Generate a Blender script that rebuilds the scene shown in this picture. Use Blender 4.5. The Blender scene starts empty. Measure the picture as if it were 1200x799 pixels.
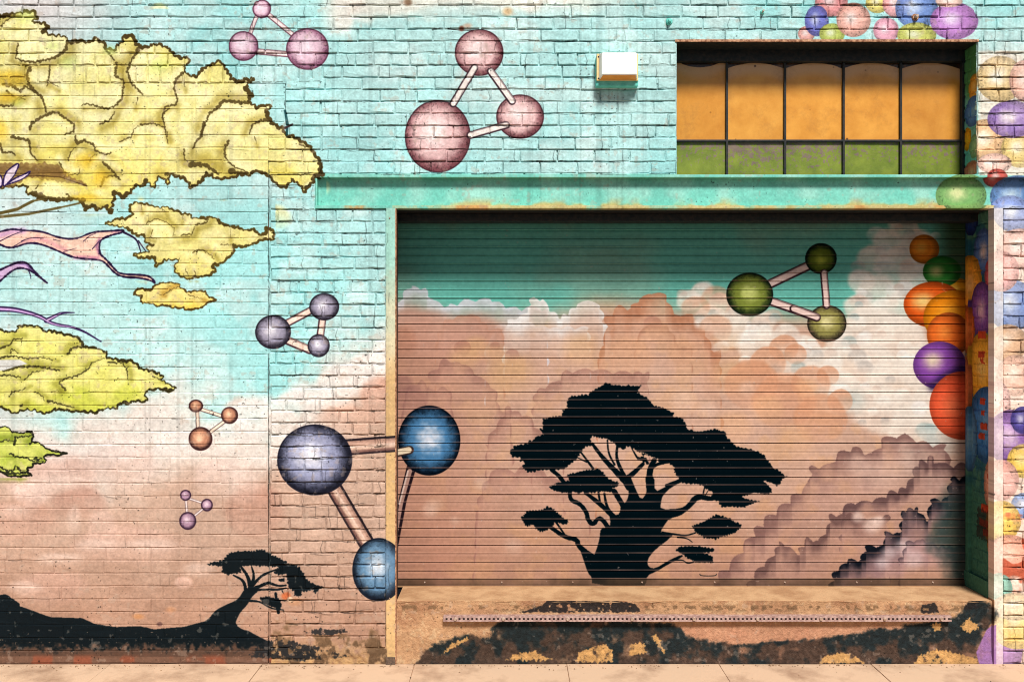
import bpy, bmesh, math, random
import numpy as np

# ------------------------------------------------------------------ camera, light, exposure
S = 0.0046          # metres per photo pixel on the wall plane (one brick course = 65 mm)
D = 4.8             # camera distance from the wall plane
ZC = 377.5 * S      # eye height
sc = bpy.context.scene
C = sc.collection
cam_d = bpy.data.cameras.new("camera")
cam_d.sensor_width = 36.0
cam_d.lens = 36.0 * D / (1200 * S)
cam_d.clip_end = 3000
cam = bpy.data.objects.new("camera", cam_d)
cam.location = (0, -D, ZC)
cam.rotation_euler = (math.radians(90), 0, 0)
C.objects.link(cam)
sc.camera = cam

SUN_ELEV, SUN_AZ = 51.0, 14.0     # degrees; azimuth measured to the right of straight-on
world = bpy.data.worlds.new("World")
sc.world = world
world.use_nodes = True
wn, wl = world.node_tree.nodes, world.node_tree.links
wn.clear()
sky = wn.new("ShaderNodeTexSky")
sky.sky_type = 'NISHITA'
sky.sun_disc = False
sky.sun_elevation = math.radians(SUN_ELEV)
sky.sun_rotation = math.radians(180 - SUN_AZ)
sky.air_density = 1.0
sky.dust_density = 1.0
sky.ozone_density = 1.0
hsv = wn.new("ShaderNodeHueSaturation")
hsv.inputs['Saturation'].default_value = 0.6      # high cloud: the sky light is nearly white
bg = wn.new("ShaderNodeBackground")
bg.inputs['Strength'].default_value = 0.05
wo = wn.new("ShaderNodeOutputWorld")
wl.new(sky.outputs[0], hsv.inputs['Color'])
wl.new(hsv.outputs[0], bg.inputs['Color'])
wl.new(bg.outputs[0], wo.inputs['Surface'])

sun_d = bpy.data.lights.new("sun", 'SUN')
sun_d.energy = 4.6
sun_d.angle = math.radians(13)
sun_d.color = (1.0, 0.965, 0.92)
sun = bpy.data.objects.new("sun", sun_d)
a, e = math.radians(SUN_AZ), math.radians(SUN_ELEV)
from mathutils import Vector
to_sun = Vector((math.sin(a) * math.cos(e), -math.cos(a) * math.cos(e), math.sin(e)))
sun.rotation_euler = (-to_sun).to_track_quat('-Z', 'Y').to_euler()
sun.location = (3, -8, 9)
C.objects.link(sun)

sc.view_settings.view_transform = 'Standard'
sc.view_settings.look = 'None'
sc.view_settings.gamma = 1.0
sc.view_settings.exposure = 0.33
sc.render.engine = 'CYCLES'
sc.cycles.max_bounces = 6
sc.cycles.filter_width = 1.0

# ------------------------------------------------------------------ helpers: places
K_DOOR = D / (D + 0.30)
K_WIN = D / (D + 0.16)
def X(px, k=1.0): return (px - 600) * S / k
def Z(py, k=1.0): return ZC + (399.5 - py) * S / k
rng = random.Random(7)
nrng = np.random.default_rng(11)

# ------------------------------------------------------------------ helpers: paint
def noise(h, w, cell, seed, octs=4, gain=0.5):
    r = np.random.default_rng(seed)
    out = np.zeros((h, w), np.float32); amp = 1.0; tot = 0.0
    cy = cx = cell
    for o in range(octs):
        c = cell / 2 ** o
        if c < 1.2: break
        gh, gw = int(h / c) + 3, int(w / c) + 3
        g = r.random((gh, gw), dtype=np.float32)
        y = np.arange(h, dtype=np.float32) / c; x = np.arange(w, dtype=np.float32) / c
        iy = y.astype(int); fy = (y - iy); fy = fy * fy * (3 - 2 * fy)
        ix = x.astype(int); fx = (x - ix); fx = fx * fx * (3 - 2 * fx)
        rows = g[iy] * (1 - fy)[:, None] + g[iy + 1] * fy[:, None]
        out += amp * (rows[:, ix] * (1 - fx) + rows[:, ix + 1] * fx)
        tot += amp; amp *= gain
    return out / tot

def sstep(a, b, v):
    t = np.clip((v - a) / (b - a), 0, 1)
    return t * t * (3 - 2 * t)

def pts(ox, oy, scale, *xy):
    return [(ox + x / scale, oy + y / scale) for x, y in zip(xy[0::2], xy[1::2])]

def smooth(P, closed=False, it=2):
    for _ in range(it):
        n = len(P); Q = [] if closed else [P[0]]
        for k in range(n if closed else n - 1):
            (xa, ya), (xb, yb) = P[k], P[(k + 1) % n]
            Q += [(xa * .75 + xb * .25, ya * .75 + yb * .25), (xa * .25 + xb * .75, ya * .25 + yb * .75)]
        if not closed: Q.append(P[-1])
        P = Q
    return P

class Canvas:
    """a painted surface; x, y are photo pixels on the plane it is painted on"""
    def __init__(s, x0, y0, x1, y1, ss):
        s.x0, s.y0, s.x1, s.y1, s.ss = x0, y0, x1, y1, ss
        s.w, s.h = int((x1 - x0) * ss), int((y1 - y0) * ss)
        s.a = np.zeros((s.h, s.w, 3), np.float32)
        s.X = x0 + (np.arange(s.w, dtype=np.float32) + .5) / ss
        s.Y = y0 + (np.arange(s.h, dtype=np.float32) + .5) / ss
        s.n1 = noise(s.h, s.w, 26 * ss, 3, 4)
        s.n2 = noise(s.h, s.w, 5 * ss, 4, 3)
    def win(s, x0, y0, x1, y1):
        i0 = max(0, int((x0 - s.x0) * s.ss)); i1 = min(s.w, int((x1 - s.x0) * s.ss) + 2)
        j0 = max(0, int((y0 - s.y0) * s.ss)); j1 = min(s.h, int((y1 - s.y0) * s.ss) + 2)
        if i1 <= i0 or j1 <= j0: return None
        return slice(j0, j1), slice(i0, i1)
    def blend(s, sl, m, col):
        m = m[..., None]
        c = np.asarray(col, np.float32)
        s.a[sl] = s.a[sl] * (1 - m) + c * m
    def polymask(s, P):
        P = np.asarray(P, np.float64)
        sl = s.win(P[:, 0].min() - 1, P[:, 1].min() - 1, P[:, 0].max() + 1, P[:, 1].max() + 1)
        if sl is None: return None, None
        j0, j1, i0, i1 = sl[0].start, sl[0].stop, sl[1].start, sl[1].stop
        h, w = j1 - j0, i1 - i0
        tog = np.zeros((h, w + 1), np.int32)
        px = (P[:, 0] - s.x0) * s.ss - i0; py = (P[:, 1] - s.y0) * s.ss - j0
        for k in range(len(P)):
            xa, ya, xb, yb = px[k - 1], py[k - 1], px[k], py[k]
            if ya == yb: continue
            if ya > yb: xa, ya, xb, yb = xb, yb, xa, ya
            r0, r1 = max(0, math.ceil(ya - .5)), min(h, math.ceil(yb - .5))
            if r1 <= r0: continue
            r = np.arange(r0, r1)
            xx = np.clip(np.ceil(xa + (r + .5 - ya) * (xb - xa) / (yb - ya) - .5), 0, w).astype(int)
            np.add.at(tog, (r, xx), 1)
        m = (np.cumsum(tog, 1)[:, :w] % 2).astype(np.float32)
        p = np.pad(m, 1, mode='edge')
        m = (p[:-2, 1:-1] + p[2:, 1:-1] + p[1:-1, :-2] + p[1:-1, 2:] + 2 * m) / 6
        return sl, m
    def poly(s, P, col, alpha=1.0, var=0.0):
        sl, m = s.polymask(P)
        if sl is None: return
        if var: m = m * np.clip(1 - var + 2 * var * s.n2[sl], 0, 1)
        s.blend(sl, m * alpha, col)
    def stroke(s, P, w0, col, w1=None, alpha=1.0, jit=0.0, soft=False, seed=0):
        w1 = w0 if w1 is None else w1
        P = np.asarray(P, np.float64); n = len(P)
        W = max(w0, w1) * (2.2 if soft else 1) + 2 + jit
        sl = s.win(P[:, 0].min() - W, P[:, 1].min() - W, P[:, 0].max() + W, P[:, 1].max() + W)
        if sl is None: return
        acc = np.zeros((sl[0].stop - sl[0].start, sl[1].stop - sl[1].start), np.float32)
        r = random.Random(seed * 77 + n)
        seg = np.hypot(*np.diff(P, axis=0).T); cum = np.concatenate([[0], np.cumsum(seg)]); L = cum[-1] + 1e-6
        for k in range(n - 1):
            (xa, ya), (xb, yb) = P[k], P[k + 1]
            ra = (w0 + (w1 - w0) * cum[k] / L) / 2; rb = (w0 + (w1 - w0) * cum[k + 1] / L) / 2
            if jit: ra *= 1 + jit * (r.random() - .5); rb *= 1 + jit * (r.random() - .5)
            q = max(ra, rb) * (2.2 if soft else 1) + 1.5
            t = s.win(min(xa, xb) - q, min(ya, yb) - q, max(xa, xb) + q, max(ya, yb) + q)
            if t is None: continue
            XX = s.X[t[1]][None]; YY = s.Y[t[0]][:, None]
            dx, dy = xb - xa, yb - ya; l2 = dx * dx + dy * dy + 1e-9
            u = np.clip(((XX - xa) * dx + (YY - ya) * dy) / l2, 0, 1)
            d = np.hypot(XX - xa - u * dx, YY - ya - u * dy)
            rad = ra + (rb - ra) * u
            m = np.exp(-(d / np.maximum(rad, .3)) ** 2) if soft else np.clip((rad - d) * s.ss * .8 + .5, 0, 1)
            v = acc[t[0].start - sl[0].start:t[0].stop - sl[0].start, t[1].start - sl[1].start:t[1].stop - sl[1].start]
            np.maximum(v, m, out=v)
        s.blend(sl, acc * alpha, col)
    def ball(s, cx, cy, rx, ry, hl, mid, dark, hx=-.1, hy=-.12, rim=1.0, line=None, alpha=1.0, grain=.16):
        sl = s.win(cx - rx - 2, cy - ry - 2, cx + rx + 2, cy + ry + 2)
        if sl is None: return
        u = (s.X[sl[1]][None] - cx) / rx; v = (s.Y[sl[0]][:, None] - cy) / ry
        r = np.hypot(u, v); mr = min(rx, ry)
        m = np.clip((1 - r) * mr * s.ss * .8 + .5, 0, 1)
        q = np.hypot(u - hx, v - hy) + (s.n2[sl] - .5) * 2 * grain
        hl, mid, dark = [np.asarray(c, np.float32) for c in (hl, mid, dark)]
        c = hl + (mid - hl) * sstep(.0, .62, q)[..., None]
        c = c + (dark - c) * (sstep(.58, 1.03, q * .5 + r * .5) * rim)[..., None]
        st = sstep(.60, .75, noise(c.shape[0], c.shape[1], 3.2, int(cx * 7 + cy), 2)) * sstep(.45, .95, r) * .55 * (grain > .09)
        c = c * (1 - st[..., None] * .6)
        if line is not None:
            lm = sstep(1 - 2.0 / mr, 1 - 1.0 / mr, r)
            c = c + (np.asarray(line, np.float32) - c) * lm[..., None]
        mm = (m * alpha)[..., None]
        s.a[sl] = s.a[sl] * (1 - mm) + c * mm
    def stick(s, ax, ay, bx, by, w, light, dark, core=.45):
        s.stroke([(ax, ay), (bx, by)], w, dark)
        dx, dy = bx - ax, by - ay; l = math.hypot(dx, dy)
        o = w * .06
        s.stroke([(ax + o, ay - o), (bx + o, by - o)], w * .72, np.asarray(light) * .55 + np.asarray(dark) * .45)
        s.stroke([(ax, ay), (bx, by)], w * max(core, .56), light)
    def puff(s, cx, cy, rx, ry, col, alpha=1.0, crisp=.12, fade=1.0, wob=.22):
        sl = s.win(cx - rx * 1.3, cy - ry * 1.3, cx + rx * 1.3, cy + ry * 1.6)
        if sl is None: return
        u = (s.X[sl[1]][None] - cx) / rx; v = (s.Y[sl[0]][:, None] - cy) / ry
        r = np.hypot(u, v) + (s.n1[sl] - .5) * wob * 2
        m = 1 - sstep(1 - crisp, 1 + crisp * .3, r)
        if fade: m = m * np.clip(1 - (v + .55) * .62 * fade, 0, 1)
        s.blend(sl, m * alpha, col)
    def leafy(s, P, amp=2.2, step=1.6, seed=0, lam=(4, 9), rag=.14):
        P = np.asarray(P + [P[0]], np.float64)
        seg = np.hypot(*np.diff(P, axis=0).T); cum = np.concatenate([[0], np.cumsum(seg)])
        t = np.arange(0, cum[-1], step)
        x = np.interp(t, cum, P[:, 0]); y = np.interp(t, cum, P[:, 1])
        tx, ty = np.gradient(x), np.gradient(y); l = np.hypot(tx, ty) + 1e-6
        area = np.sum(x * np.roll(y, -1) - np.roll(x, -1) * y)
        sg = 1 if area > 0 else -1
        nx, ny = ty / l * sg, -tx / l * sg
        r = np.random.default_rng(seed)
        knots = np.cumsum(r.uniform(lam[0], lam[1], int(cum[-1] / lam[0]) + 4))
        idx = np.searchsorted(knots, t)
        k0 = np.concatenate([[0], knots])[idx]; k1 = knots[idx]
        am = r.uniform(.4, 1.5, len(knots) + 1)[idx]
        d = amp * (np.sin(np.pi * (t - k0) / (k1 - k0)) * am - .6) + r.normal(0, amp * rag, len(t))
        return list(zip(x + nx * d, y + ny * d))
    def image(s, name):
        g = np.clip(s.a / 255.0, 0, 1)
        im = bpy.data.images.new(name, s.w, s.h, alpha=False)
        buf = np.ones((s.h, s.w, 4), np.float32)
        buf[..., :3] = g[::-1]
        im.pixels.foreach_set(buf.ravel())
        im.pack()
        return im

V = lambda *c: np.asarray(c, np.float32)
INK = (3, 16, 22)

# ------------------------------------------------------------------ the mural on the wall plane
def paint_wall():
    c = Canvas(-60, -60, 1260, 800, 2)
    XX, YY = c.X[None], c.Y[:, None]
    big = noise(c.h, c.w, 130 * c.ss, 21, 4); med = noise(c.h, c.w, 34 * c.ss, 22, 4)
    teal = V(160, 224, 223); pale = V(212, 234, 230)
    a = teal + (pale - teal) * sstep(.42, .72, big)[..., None] * .45 + 0
    a = a + (V(226, 240, 236) - a) * (.08 + sstep(.48, .72, med) * .38)[..., None]
    # cream and lilac haze at the top edge, grey haze far left
    m = np.exp(-((XX - 30) / 120) ** 2) * sstep(90, 10, YY + 0 * XX) * .9
    a = a + (V(226, 216, 214) - a) * m[..., None]
    m = sstep(26, 4, YY + (med - .5) * 40) * sstep(350, 430, XX) * sstep(790, 640, XX) * .85
    a = a + (V(246, 240, 226) - a) * m[..., None]
    m = sstep(425, 400, XX + (med - .5) * 60) * sstep(370, 400, XX) * sstep(50, 30, YY) * .8
    a = a + (V(248, 238, 226) - a) * m[..., None]
    m = np.exp(-((XX - 40) / 60) ** 2 - ((YY - 250) / 50) ** 2) * .6 + np.exp(-((XX + 5) / 50) ** 2 - ((YY - 440) / 60) ** 2) * .8
    a = a + (V(222, 220, 220) - a) * np.clip(m, 0, 1)[..., None]
    # dusty pink sky below
    yb = 520 - np.clip(XX - 300, 0, 160) * .55
    t = YY + (big - .5) * 120 + (med - .5) * 50 - yb
    w = sstep(-60, 6, t)[..., None]
    a = a + (V(232, 218, 208) - a) * w * .95
    w = sstep(0, 70, t)[..., None]
    tan = V(200, 168, 148) + (V(176, 138, 116) - V(200, 168, 148)) * sstep(600, 740, YY + (med - .5) * 80)[..., None]
    a = a + (tan - a) * w
    c.a[:] = a
    # clouds in the pink zone
    for (x, y, rx, ry, col, al) in [(60, 560, 60, 38, (222, 184, 168), .7), (20, 610, 50, 30, (200, 156, 136), .6), (140, 545, 46, 30, (226, 196, 182), .7),
            (90, 590, 36, 22, (186, 140, 122), .5), (260, 560, 40, 26, (228, 204, 192), .6), (300, 600, 36, 34, (196, 148, 128), .6), (150, 640, 70, 26, (214, 176, 158), .6),
            (215, 683, 12, 9, (228, 190, 172), .7), (60, 690, 46, 22, (210, 170, 152), .5), (35, 580, 22, 16, (232, 200, 186), .7), (120, 620, 20, 26, (226, 192, 176), .5),
            (430, 432, 32, 20, (240, 232, 224), .9), (395, 448, 26, 16, (238, 226, 216), .9), (350, 470, 30, 14, (232, 224, 216), .8), (445, 465, 26, 26, (216, 170, 148), .8),
            (330, 492, 22, 14, (236, 226, 216), .8), (410, 490, 40, 18, (214, 172, 150), .6), (200, 505, 50, 18, (214, 208, 200), .5), (290, 480, 30, 14, (226, 220, 212), .7)]:
        c.puff(x, y, rx, ry, col, min(1, al * 1.25), .32, .8)
    for (x, y, rx, ry) in [(40, 575, 34, 18), (75, 568, 26, 14), (18, 600, 26, 14), (118, 640, 30, 10), (86, 612, 10, 22), (180, 640, 40, 10), (70, 655, 30, 9), (230, 668, 22, 10), (30, 690, 26, 10), (285, 575, 22, 20)]: c.puff(x, y, rx, ry, (236, 212, 198), .55, .6, .9, .35)
    for (x, y, rx, ry) in [(310, 480, 40, 22), (360, 462, 36, 18), (410, 440, 34, 20), (445, 418, 24, 18), (270, 505, 44, 18), (210, 520, 40, 16), (130, 528, 44, 16), (60, 530, 40, 14)]: c.puff(x, y, rx, ry, (240, 232, 226), .7, .55, .7, .35)
    # steel beam and door post colours
    sl = c.win(369, 204, 1260, 244.5)
    y = YY[sl[0]]; x = XX[:, sl[1]]
    n = c.n1[sl]
    base = V(120, 208, 190) + (V(160, 222, 206) - V(120, 208, 190)) * sstep(.3, .8, n)[..., None]
    rust = sstep(.52, .72, n + .25 * sstep(234, 243, y)) * sstep(228, 241, y) * sstep(480, 560, x + 0 * y) * .8
    c.a[sl] = base + (V(206, 170, 92) - base) * rust[..., None]
    m = sstep(.30, .5, c.n2[sl]) * ((y > 240.3) & (x > 460)) * .8
    c.blend(sl, m.astype(np.float32) * .6, (220, 206, 150)); c.blend(sl, (sstep(.56, .68, c.n1[sl]) * (y > 240.3) * .8).astype(np.float32), (206, 150, 84))
    sl = c.win(452, 244, 465, 780)
    y = YY[sl[0]] + 0 * XX[:, sl[1]] + (c.n1[sl] - .5) * 60
    col = V(168, 222, 206) + (V(224, 214, 178) - V(168, 222, 206)) * sstep(290, 400, y)[..., None]
    col = col + (V(216, 178, 124) - col) * sstep(380, 440, y)[..., None]
    c.a[sl] = col
    # ---------------- balloons to the right
    def B(x, y, rx, ry, col, hl=None, al=.92):
        col = V(*col); h = V(*hl) if hl else col * .35 + 165
        c.ball(x, y, rx, ry, h, col, col * .74, -.15, -.1, .8, None, al, .10)
    sl = c.win(1146, 60, 1260, 205); c.blend(sl, sstep(1140, 1152, XX[:, sl[1]]) * sstep(46, 80, YY[sl[0]] + (c.n1[sl] - .5) * 60) * .8, (244, 226, 206))
    sl = c.win(1163, 244, 1260, 800); c.blend(sl, .92 + 0 * c.n1[sl], (242, 214, 196))
    for b in [(945, 40, 10, 9, (236, 170, 160)), (974, 3, 19, 17, (236, 150, 150)), (957, 25, 14, 18, (110, 112, 196)), (975, 40, 15, 12, (196, 206, 96)), (1000, 24, 20, 20, (240, 176, 160)),
              (1028, 4, 14, 12, (226, 206, 110)), (1038, 36, 15, 15, (240, 170, 190)), (1050, 5, 16, 16, (244, 176, 180)), (1074, 11, 25, 24, (110, 140, 205)), (1074, 42, 23, 15, (206, 206, 100)), (1118, 25, 28, 22, (196, 130, 205)),
              (1112, 2, 16, 7, (246, 206, 190)), (1155, 165, 27, 25, (236, 190, 140), (255, 246, 226)), (1195, 175, 22, 22, (240, 210, 130), (255, 244, 215)), (1186, 140, 29, 22, (150, 116, 190), (250, 236, 246)), (1172, 93, 28, 27, (244, 212, 150), (255, 250, 236)),
              (1165, 192, 20, 12, (248, 206, 190), (255, 240, 232)), (1200, 95, 18, 24, (244, 190, 170), (255, 235, 225))]:
        B(*b)
    for b in [(1130, 228, 30, 24, (130, 180, 100), (228, 226, 160)), (1168, 208, 12, 10, (196, 70, 60)), (1192, 230, 28, 24, (90, 128, 190), (200, 220, 236))]:
        B(*b)
    for b in [(1188, 250, 26, 22, (150, 170, 226), (236, 242, 250)), (1196, 292, 30, 24, (246, 196, 180), (255, 236, 226)), (1185, 358, 30, 30, (120, 150, 214), (216, 228, 244)), (1172, 318, 22, 24, (248, 186, 176), (255, 228, 216)), (1180, 402, 24, 22, (236, 190, 150), (252, 236, 214)),
              (1190, 440, 24, 24, (248, 200, 176), (255, 232, 214)), (1168, 470, 16, 24, (246, 196, 186), (255, 230, 220)), (1184, 512, 30, 32, (128, 88, 160), (216, 186, 220)), (1198, 492, 14, 16, (70, 62, 140)), (1200, 540, 20, 20, (236, 196, 80), (250, 226, 150)), (1172, 562, 22, 24, (246, 180, 166), (255, 222, 210)),
              (1200, 592, 16, 15, (120, 150, 206)), (1172, 610, 24, 24, (246, 200, 90), (252, 226, 150)), (1182, 652, 30, 26, (244, 176, 150), (252, 212, 190)), (1170, 690, 16, 20, (150, 206, 186)), (1165, 760, 34, 40, (166, 120, 186), (196, 156, 210)), (1192, 728, 34, 32, (246, 214, 120), (255, 240, 196)), (1190, 710, 30, 16, (250, 226, 190), (255, 240, 220))]:
        B(*b)
    sl = c.win(1173, 600, 1260, 704); k = sstep(.56, .66, c.n1[sl] + .1 * np.sin(YY[sl[0]] * .22)); c.blend(sl, k * .9, (192, 78, 48))
    sl = c.win(1146, 48, 1260, 790); c.blend(sl, sstep(1146, 1152, XX[:, sl[1]]) * (.02 + .20 * sstep(.45, .65, c.n1[sl])) * (1 - .75 * ((YY[sl[0]] > 204) & (YY[sl[0]] < 244)) - .6 * sstep(600, 615, YY[sl[0]]) * sstep(705, 690, YY[sl[0]])), (252, 236, 226))  # washed-out brightness of the pier, painted as a pale veil
    # pale front flange of the right jamb
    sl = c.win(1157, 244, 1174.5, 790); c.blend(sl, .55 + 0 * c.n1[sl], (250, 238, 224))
    # ---------------- yellow canopies
    def canopy(P, cols, amp, seed, line, lw, strokes, shade, blobs=0, box=None):
        O = c.leafy(P, amp * .9, 1.2, seed, (4.5, 11), .07)
        sl, m = c.polymask(O)
        n = .6 * c.n1[sl] + .4 * big[sl]
        y = YY[sl[0]]
        base = V(*cols[0]) + (V(*cols[1]) - V(*cols[0])) * sstep(.35, .65, n)[..., None]
        y0, y1 = min(p[1] for p in P), max(p[1] for p in P)
        low = sstep(.55, 1.0, (y - y0) / (y1 - y0) + (c.n1[sl] - .5) * .9)
        base = base + (V(*cols[2]) - base) * low[..., None] * .75
        keep = c.a[sl].copy()
        c.blend(sl, m, base)
        r = random.Random(seed)
        xs = [p[0] for p in P]
        for _ in range(blobs):
            bx, by, br = r.uniform(min(xs), max(xs)), r.uniform(y0, y1), r.uniform(10, 26)
            c.puff(bx, by, br, br * .8, cols[1], .75, .35, .9)
            c.stroke([(bx + br * math.cos(q / 6) * .95, by + br * .78 * math.sin(q / 6)) for q in range(17, 30)], 2.0, shade, alpha=.16, soft=True)
        for k, (S_, w) in enumerate(strokes):
            n_ = len(S_); mx, my = S_[n_ // 2]; dx, dy = mx - (S_[0][0] + S_[-1][0]) / 2, my - (S_[0][1] + S_[-1][1]) / 2
            l = math.hypot(dx, dy); dx, dy = (dx / l, dy / l) if l > 1.5 else (0, 1)
            o1, o2 = w + 2.6, w + 4.5                      # hollow outside the curve, light on the lobe
            c.stroke([(x + dx * o1, y_ + dy * o1) for x, y_ in S_], w * 2.4 + 6.5, shade, w * 1.5 + 4, alpha=.62, soft=True)
            c.stroke([(x - dx * o2, y_ - dy * o2) for x, y_ in S_], w * 1.6 + 6, cols[1], alpha=.75, soft=True)
        for k, (S_, w) in enumerate(strokes):
            # scalloped ink line
            Q = np.asarray(S_, float); sg = np.hypot(*np.diff(Q, axis=0).T); cu = np.concatenate([[0], np.cumsum(sg)])
            t = np.arange(0, cu[-1], 1.3); rr = np.random.default_rng(seed * 10 + k)
            x = np.interp(t, cu, Q[:, 0]) + rr.normal(0, .35, len(t)); y_ = np.interp(t, cu, Q[:, 1]) - np.abs(np.sin(t * .55 + k)) * 1.3 + rr.normal(0, .35, len(t))
            if len(t) > 1: c.stroke(list(zip(x, y_)), w * .95, line, w * .45, alpha=.85, jit=1.3, seed=seed + k)
        # keep the inside paint within the outline
        c.a[sl] = keep * (1 - m[..., None]) + c.a[sl] * m[..., None]
        rr = random.Random(seed + 5); nO = len(O); k = 0
        while k < nO:
            ln = rr.randint(10, 34)
            seg = [O[(k + q) % nO] for q in range(ln + 1)]
            c.stroke(seg, lw * rr.uniform(.55, 1.7), line, lw * rr.uniform(.4, 1.3), jit=1.2, seed=k)
            k += ln
    Y1 = ((239, 229, 142), (248, 241, 182), (230, 212, 92)); BR = (76, 60, 24)
    v1 = lambda *q: pts(0, 0, 5.92, *q); v2 = lambda *q: pts(190, 30, 5.92, *q)
    v3 = lambda *q: pts(0, 125, 5.92, *q); v4 = lambda *q: pts(190, 125, 5.92, *q)
    out1 = [(-70, 12), (-70, 225)]
    top = v1(0,118,60,108,120,92,170,82,230,88,260,120,222,150,330,175,345,195,290,222,350,248,400,250,470,262,480,295,530,288,620,290,665,266,700,290,740,335,800,345,810,310,850,292,865,254,930,262,945,300,970,332,1050,322,1080,308,1125,318) + \
        v2(15,146,40,152,70,200,120,220,200,240,150,290,170,340,230,360,290,290,370,258,400,240,450,310,480,370,520,390,560,385,640,370,592,410,580,430,615,480,600,530,650,570,720,548,765,560,720,595,745,660,800,700,840,720,870,765) + \
        v4(890,205,950,230,1030,280,1065,340,1110,420,1095,452,1122,472,1052,488,1040,530,990,588,955,545,900,505,860,568,800,545,750,490,720,472,650,450,600,475,540,472,470,500,380,500,300,455,290,510,240,540,200,558,160,500,60,472,40,528,5,492) + \
        v3(1090,492,1075,568,1012,505,1000,550,950,545,920,580,850,625,792,592,780,680,765,733,740,692,690,715,640,690,592,718,580,652,530,640,460,655,390,655,300,640,232,612,200,608,180,548,120,550,0,560)
    st1 = [(v1(345,460,340,540,325,620), 1.7), (v1(340,570,370,590,410,612), 1.0), (v1(210,480,185,520,200,590,240,640,290,680,310,740,320,785), 3.6), (v1(20,590,80,600,140,640,170,605,220,630,270,650), 3.0),
           (v1(810,445,800,530,860,570,850,640,850,690,800,740,740,760,600,725,560,740), 2.6), (v1(970,340,910,430,885,500,905,580,990,660), 3.0), (v1(720,335,800,430), 2.4), (v1(955,680,945,740), 1.3),
           (v1(470,300,460,350,380,410,250,440,150,430), 3.2), (v1(130,310,110,410,190,445), 1.8), (v1(0,740,90,740,100,700,180,690), 2.2), (v1(50,640,110,690,180,670), 2.4), (v1(0,190,60,140,110,115), 1.6),
           (v2(150,330,100,380,80,440,105,520,95,555,20,570,0,640,20,720,40,780), 2.2), (v2(600,545,480,530,420,530,380,580,330,610,300,680,270,760), 3.6), (v2(740,660,680,665,630,690,600,765), 2.6), (v2(150,390,160,440), 1.2), (v2(270,320,340,270), 2),
           (v4(285,120,272,210,230,250,215,300), 3.0), (v4(150,300,155,370,185,392), 1.8), (v4(460,245,432,300,436,350,460,390,510,430,580,452), 2.6), (v4(640,215,655,260), 1), (v4(200,405,300,410,400,480), 5.0), (v4(480,452,540,468,600,465), 4.5), (v4(20,470,60,480,160,495), 4), (v3(230,600,300,632,390,648,520,640), 4.5), (v3(590,700,690,705), 3.5), (v4(950,270,1040,300), 1.4),
           (v3(205,170,220,120,300,70,390,40,470,100,515,130,510,180,440,200), 3.0), (v3(520,210,530,260,580,240,650,270,660,310,740,340,770,325), 2.8), (v3(620,390,640,350,680,330), 1.4), (v3(470,380,490,320,530,280), 1.4),
           (v3(690,130,760,100,800,40), 2.0), (v3(830,250,910,215,930,160,980,130), 1.4), (v3(980,130,1060,120,1140,150,1165,260), 1.8), (v3(710,390,780,450,840,520), 3), (v3(700,560,720,500,780,480,830,500), 2.6), (v3(410,390,440,450,480,480,550,470,555,430), 1.6),
           (v3(80,215,200,240,215,330,262,385), 3.0), (v3(0,270,20,330,80,320,110,345), 2.6), (v3(1170,20,1125,60,1140,130), 1.6), (v3(460,610,500,640), 2), (v3(250,580,270,540), 1.6)]
    canopy(out1 + top, Y1, 2.7, 5, BR, 2.6, st1, (166, 144, 54), 16)
    for gx, gy, gr in [(80, 74, 16), (62, 55, 10), (30, 20, 14), (185, 78, 16), (20, 120, 10), (130, 60, 10)]:
        c.puff(gx, gy, gr, gr * .7, (196, 222, 110), .5, .9, .3)
    for gx, gy, gx2, gr in [(10, 92, 30, 12), (0, 155, 14, 16), (100, 190, 20, 12), (60, 205, 30, 8), (118, 210, 14, 14), (100, 232, 20, 6), (10, 115, 18, 8)]:
        c.puff(gx, gy, gx2, gr, (242, 198, 52), .7, .8, .3)
    P = v3(-300,390,0,392,270,390,410,402,460,475,600,535,600,552,480,505,350,482,200,490,80,560,-300,565)
    c.poly(c.leafy(P, 2.2, 1.6, 71), (140, 106, 58), .85, .5); c.poly(c.leafy([(x, y + 4) for x, y in P[:5]] + P[5:7], 2, 2, 72), (112, 82, 44), .5, .6); c.stroke(v3(-50,480,250,478,420,490,600,550), 2.0, (84, 60, 28), jit=1.4)
    v6 = lambda *q: pts(120, 230, 5.92, *q)
    canopy(v6(20,185,70,175,110,155,150,160,210,125,186,100,190,60,240,45,300,55,360,70,400,82,430,70,500,100,560,125,600,125,620,150,720,150,770,145,830,190,920,215,1000,235,1050,230,1090,265,1130,258,1140,225,1184,235,1192,270,1184,298,1100,300,1040,335,980,355,910,342,915,390,870,430,800,475,762,470,780,520,740,545,690,560,640,560,600,580,540,555,505,520,500,490,530,440,430,440,410,460,370,485,365,420,250,430,220,405,280,385,320,385,300,350,360,340,290,320,290,270,240,275,210,250,160,215,100,205,50,200),
           ((236, 224, 138), (246, 236, 170), (222, 206, 92)), 1.8, 8, (84, 68, 24), 2.0,
           [(v6(305,190,370,160,440,180,500,230,490,285), 1.1), (v6(560,130,555,172), .9), (v6(640,205,720,190,738,150), 1.9), (v6(550,275,620,265,640,215), 1.7), (v6(630,392,690,375,750,410,780,450), 1.6), (v6(575,510,600,560), 1), (v6(640,520,650,560), 1), (v6(820,342,900,342), 1), (v6(410,85,440,120), .8), (v6(350,240,330,290,380,300), .9), (v6(270,60,275,100), .8), (v6(890,230,890,290), .7)], (156, 138, 52), 3)
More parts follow.
